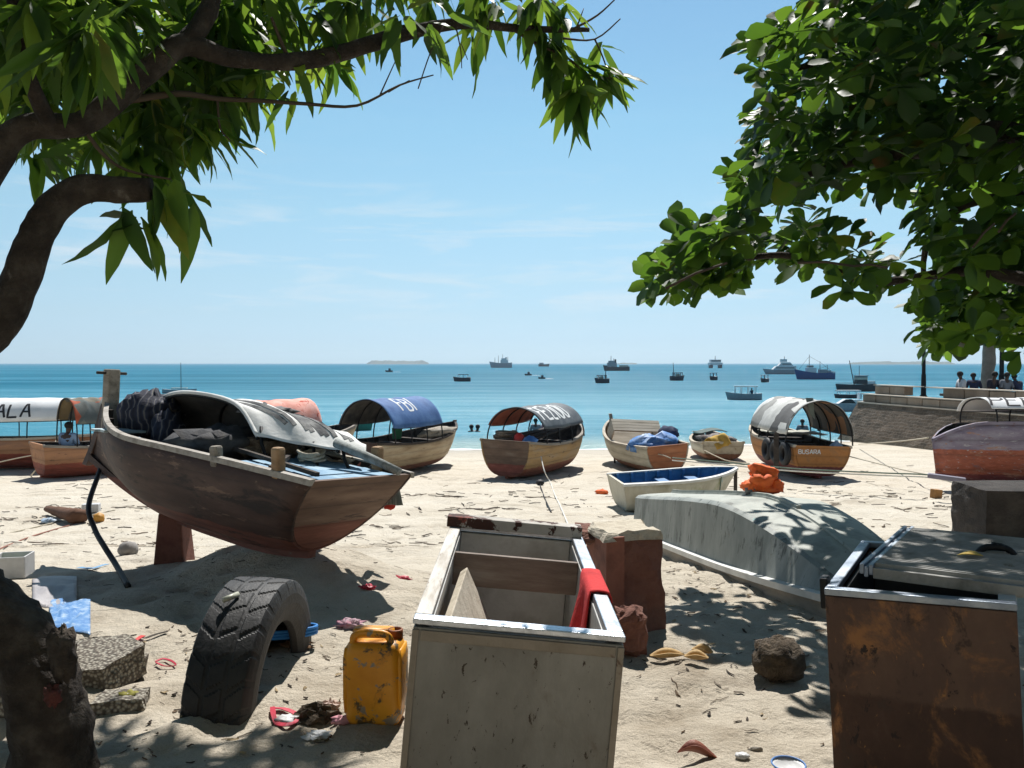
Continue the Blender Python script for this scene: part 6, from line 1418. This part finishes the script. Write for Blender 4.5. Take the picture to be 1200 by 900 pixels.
litter(374, 864, 'wrapper', 'torn white wrapper in front of the brown husk heap', 'wrapper', (.06,.035,.012), plw, 12, .9, smooth=False)
litter(402, 845, 'plastic_scrap', 'pink plastic scrap against the foot of the jerrycan', 'plastic scrap', (.05,.03,.02), plp, 15, .8)
litter(411, 733, 'rag', 'small pink and purple rag on the sand behind the jerrycan', 'rag', (.085,.05,.03), mat('rag_pink', [(.36,.06,.12),(.50,.34,.38),(.14,.10,.16)], 12, .9), 18, .9)
for px, py, sd, lb in ((430,690,21,'small red scrap on the sand left of the steel freezer, nearer one'),(472,672,24,'small red scrap on the sand left of the steel freezer, farther one')):
    litter(px, py, 'plastic_scrap', lb, 'plastic scrap', (.055,.03,.018), plr, sd, .9)
litter(705, 579, 'plastic_scrap', 'bright orange scrap alone on the bright sand below the open boat', 'plastic scrap', (.13,.08,.06), ljm, 27, .5)
hm = mat('palm_sheath', [(.42,.25,.09),(.56,.38,.17),(.30,.16,.06)], 8, .7, .4)
for k, (px, py, ln_, rz, lb) in enumerate(((782,773,.20,.1,'large curled yellow palm sheath beside the pillar foot'),(816,778,.13,-.2,'small curled yellow palm sheath, rightmost by the pillar foot'),(823,771,.12,-.5,'small curled yellow palm sheath behind the rightmost one'))):
    c = gp(px, py, .008); mb = MB(); Rz = Euler((0,0,rz)).to_matrix()
    mb.grid(lambda u, v: c+Rz@Vector(((u-.5)*ln_, (v-.5)*.06*math.sin(PI*min(max(u,.04),.96))**.6, .045*abs(v-.45)*2*math.sin(PI*u)+.012+.02*(2*u-1)**2)), 14, 6, 0, .005)
    single(mb, 'palm_sheath', lb, 'dry leaf', hm, smooth=True)
c = gp(818, 886, .01); mb = MB(); mb.grid(lambda u, v: c+Vector(((u-.5)*.17, -(u-.5)*.03+(v-.5)*.055*math.sin(PI*min(max(u,.03),.97)), .04*abs(v-.5)*2*math.sin(PI*u)+.012+.012*math.sin(5*u))), 14, 4, 0, .003)
single(mb, 'leaf', 'large curled reddish brown dead leaf on the near sand', 'leaf', mat('leaf_red', [(.17,.045,.03),(.26,.09,.05)], 10, .6), smooth=True)
litter(870, 890, 'shell', 'small white broken shell on the near sand', 'shell', (.028,.022,.012), plw, 31, .4)
litter(886, 879, 'shell', 'small grey shell at the edge of the tree shade', 'shell', (.03,.012,.01), wood_grey, 33, .4)
b0 = gp(924, 902, .0); bowl = thing('bowl', 'shallow white plastic bowl with a blue rim lying on the near sand', 'bowl', b0)
MB().lathe([(.04,.0),(.058,.022),(.066,.034),(.064,.036),(.054,.024),(.002,.006)], n=28).build('bowl_body', plw, bowl, True); ring_ = MB(); ring_tyre(ring_, (0,0,0), .066, .004, 'y', 28, 6); ring_.v = [(x, z, y+.036) for x, y, z in ring_.v]; ring_.build('bowl_rim', plain('plastic_blue', (.10,.22,.50), .4), bowl, True)
lg = [gp(55,602)+Vector((0,0,.10)), gp(72,608)+Vector((0,0,.12)), gp(88,613)+Vector((0,0,.11)), gp(101,612)+Vector((0,0,.10))]
single(MB().tube(catmull(lg, 5), lerp_list([.05,.09,.12,.10], 5), 12, rough=.2), 'driftwood', 'reddish brown driftwood log on the sand left of the big boat', 'log', mat('driftwood', [(.10,.045,.025),(.17,.085,.05)], 6, .9, .7, stretch=(.5,3,3)), smooth=True)
c = gp(107, 601); single(MB().box(c+Vector((0,0,.07)), (.27,.16,.14), Euler((0,0,.2)).to_matrix()), 'foam_box', 'white polystyrene box on the sand left of the black hose', 'box', plw, bevel=.01)
litter(116, 612, 'float', 'small orange float beside the driftwood log', 'float', (.09,.08,.08), plain('float_orange', (.62,.30,.05), .6), 36, .2)
litter(58, 611, 'plastic_bag', 'pale blue plastic bag at the left end of the driftwood log', 'plastic bag', (.12,.08,.045), mat('bag_blue', [(.30,.42,.55),(.5,.55,.6)], 8, .6), 38, .9)
c = gp(1097, 583); single(MB().box(c+Vector((0,0,.09)), (.17,.15,.18), Euler((0,.1,.3)).to_matrix()), 'wooden_block', 'small orange wooden block on the sand below the bow of the purple boat', 'wooden block', mat('block_orange', [(.40,.20,.06),(.28,.14,.05)], 9, .8), bevel=.008)
c = gp(1100, 573); single(MB().bar(P(1096,557,15.6)+Vector((-.15,0,0)), P(1132,563,15.3), .16, .09), 'pipe', 'grey purple pipe propped under the bow of the purple boat', 'pipe', plain('pipe_grey', (.22,.20,.26), .5), bevel=.02)
mb = MB(); c = gp(78, 716)
mb.grid(lambda u, v: gp(58+48*u, 737-38*v+8*u, .012+.05*abs(noise.noise(Vector((u*6,v*6,1))))*math.sin(PI*u)*math.sin(PI*v)), 16, 12, 0, .003)
single(mb, 'plastic_sheet', 'crinkled bright blue plastic sheet on the sand behind the tree trunk', 'plastic sheet', mat('sheet_blue', [(.05,.16,.42),(.14,.28,.52),(.45,.55,.66)], 14, .4, .5, 20), smooth=True)
mb = MB(); mb.grid(lambda u, v: gp(38+52*u, 708-30*v, .010+.025*abs(noise.noise(Vector((u*5,v*5,7))))*math.sin(PI*u)*math.sin(PI*v)), 14, 10, 0, .003)
single(mb, 'plastic_sheet', 'dull grey plastic sheet flat on the sand above the blue one', 'plastic sheet', mat('sheet_grey', [(.30,.28,.29),(.40,.38,.38)], 7, .5), smooth=True)
ribbon([gp(92,664), gp(108,666), gp(126,661)], .05, plain('plastic_sky', (.18,.36,.58), .5), 'plastic_strap', 'pale blue plastic strip in the shadow of the big boat', 'plastic strip')
gb = gp(14, 680); gc = thing('crate', 'white plastic tub with a green bottom on the sand behind the tree trunk', 'tub', gb+Vector((-.02,.05,0)), (0,0,.2))
gr = plain('tub_green', (.16,.27,.10), .4)
for nm, c, sz, m in (('tub_wall',(0,-.11,.10),(.26,.012,.18),plw),('tub_wall',(0,.11,.10),(.26,.012,.18),plw),('tub_wall',(-.125,0,.10),(.012,.208,.18),plw),('tub_wall',(.125,0,.10),(.012,.208,.18),plw),('tub_floor',(0,0,.05),(.236,.206,.012),gr)): MB().box(c, sz).build(nm, m, gc, bevel=.003)
ribbon([gp(152,757), gp(160,752), gp(168,748)], .035, plain('plastic_red', (.60,.03,.03), .5), 'plastic_strap', 'bright red plastic strip between the slab and the tyre, farther one', 'plastic strip')
ribbon([gp(182,778), gp(193,776), gp(206,781), gp(193,784), gp(183,780)], .012, plr, 'plastic_strap', 'thin red plastic loop on the sand left of the tyre', 'plastic strip')
ribbon([gp(196,743), gp(182,746), gp(168,750)], .03, wood_dark, 'bark_strip', 'dark strip of bark pointing at the red plastic strip', 'bark')
ribbon([gp(108,753), gp(128,757), gp(150,758)], .05, wood_dark, 'bark_strip', 'dark strip of bark above the speckled slab', 'bark')
litter(152, 827, 'leaf_clump', 'small clump of yellow green leaves beside the dark slab edge', 'leaves', (.06,.04,.03), plain('leaf_lime', (.22,.20,.03), .8), 41, .9)
litter(150, 650, 'stone', 'round grey stone in the shadow under the big boat', 'stone', (.11,.10,.09), mat('stone_grey', [(.20,.19,.18),(.30,.28,.26)], 6, .9), 43, .2)
litter(350, 762, 'leaf_clump', 'brown dead leaves against the far leg of the tyre', 'leaves', (.07,.035,.022), mat('leaf_dead', [(.14,.075,.035),(.26,.15,.08)], 12, .8), 45, .9, smooth=False)
for k, (px, py, a, b) in enumerate(((775,757,-30,12),(784,759,-12,14))):
    pass
# ------------------------------------------------------------------ seaweed, twigs and bark bits scattered on the sand
g_ = random.Random(11); mb = MB()
def flake(x, y, ln_, wd, a, m):
    z = gz(x, y)+sand_dz(x, y); c, s_ = math.cos(a), math.sin(a); pts = []
    for k in range(4):
        t = (k/3-.5)*ln_; bx_, by_ = x+c*t+g_.uniform(-.12,.12)*ln_, y+s_*t+g_.uniform(-.12,.12)*ln_; w_ = wd*(.5 if k in (0,3) else 1)
        h_ = gz(bx_, by_)+sand_dz(bx_, by_)+.004+g_.random()*wd*.6
        pts.append([Vector((bx_-s_*w_, by_+c*w_, h_)), Vector((bx_, by_, h_+wd*.7)), Vector((bx_+s_*w_, by_-c*w_, h_))])
    mb.loft(pts, False, False, m)
def scatter(n, x0, x1, y0, y1, l0, l1, wd, along_x=.6):
    for _ in range(n):
        x, y = g_.uniform(x0, x1), g_.uniform(y0, y1)
        if noise.noise(Vector((x*.8, y*1.1, 5))) < -.12: continue
        a = g_.gauss(0, .5) if g_.random() < along_x else g_.uniform(0, PI)
        ln_ = g_.uniform(l0, l1); flake(x, y, ln_, wd*g_.uniform(.6, 1.4), a, g_.choice((0,0,1,2)))
scatter(420, -3.2, 3.2, 3.2, 7, .012, .05, .0035, .3)
scatter(70, -3., 3.5, 3.3, 8, .06, .16, .003, .4)
scatter(520, -6, 5, 6.5, 12, .025, .11, .007, .7)
scatter(560, -9, 9, 11, 18, .05, .24, .015, .85)
scatter(200, -12, 12, 17, 24, .08, .35, .014, .9)
for yb in (12.6, 14.6, 16.6, 10.4):
    for _ in range(150):
        x = g_.uniform(-9, 8); y = yb+.5*noise.noise(Vector((x*.3, yb, 0)))+g_.gauss(0, .12)
        if noise.noise(Vector((x*.7, yb*3, 1))) > -.05: flake(x, y, g_.uniform(.08, .30), g_.uniform(.008,.018), g_.gauss(0, .35), g_.choice((0,1,2)))
for _ in range(300):                                    # fallen leaf bits in the almond shade and by the trunk
    x, y = g_.uniform(.7, 3.2), g_.uniform(3.6, 7.5); flake(x, y, g_.uniform(.015, .07), g_.uniform(.003,.011), g_.uniform(0, PI), g_.choice((0,1,2,2,3)))
for _ in range(200):
    x, y = g_.uniform(-2.4, -.6), g_.uniform(3.3, 5.2); flake(x, y, g_.uniform(.012, .06), g_.uniform(.003,.009), g_.uniform(0, PI), g_.choice((0,1,2,3)))
kind(mb.build('beach_debris', [plain('weed_dark', (.055,.04,.03), .9), plain('weed_brown', (.13,.085,.05), .9), plain('weed_grey', (.22,.18,.14), .9), plain('weed_straw', (.42,.32,.19), .9)]), 'stuff', 'seaweed twigs and bark bits strewn over the sand')
# ------------------------------------------------------------------ sea air
hzm = bpy.data.materials.new('sea_air'); hzm.use_nodes = True; t_ = hzm.node_tree; t_.nodes.remove(t_.nodes['Principled BSDF'])
pv = t_.nodes.new('ShaderNodeVolumePrincipled'); pv.inputs['Color'].default_value = (.72, .86, 1, 1); pv.inputs['Density'].default_value = .00015; pv.inputs['Anisotropy'].default_value = .45
t_.links.new(pv.outputs[0], t_.nodes['Material Output'].inputs['Volume'])
mb = MB().box((0, 2050, 21), (9000, 4300, 60)); kind(mb.build('haze', hzm), 'stuff', 'thin humid air over the bay')
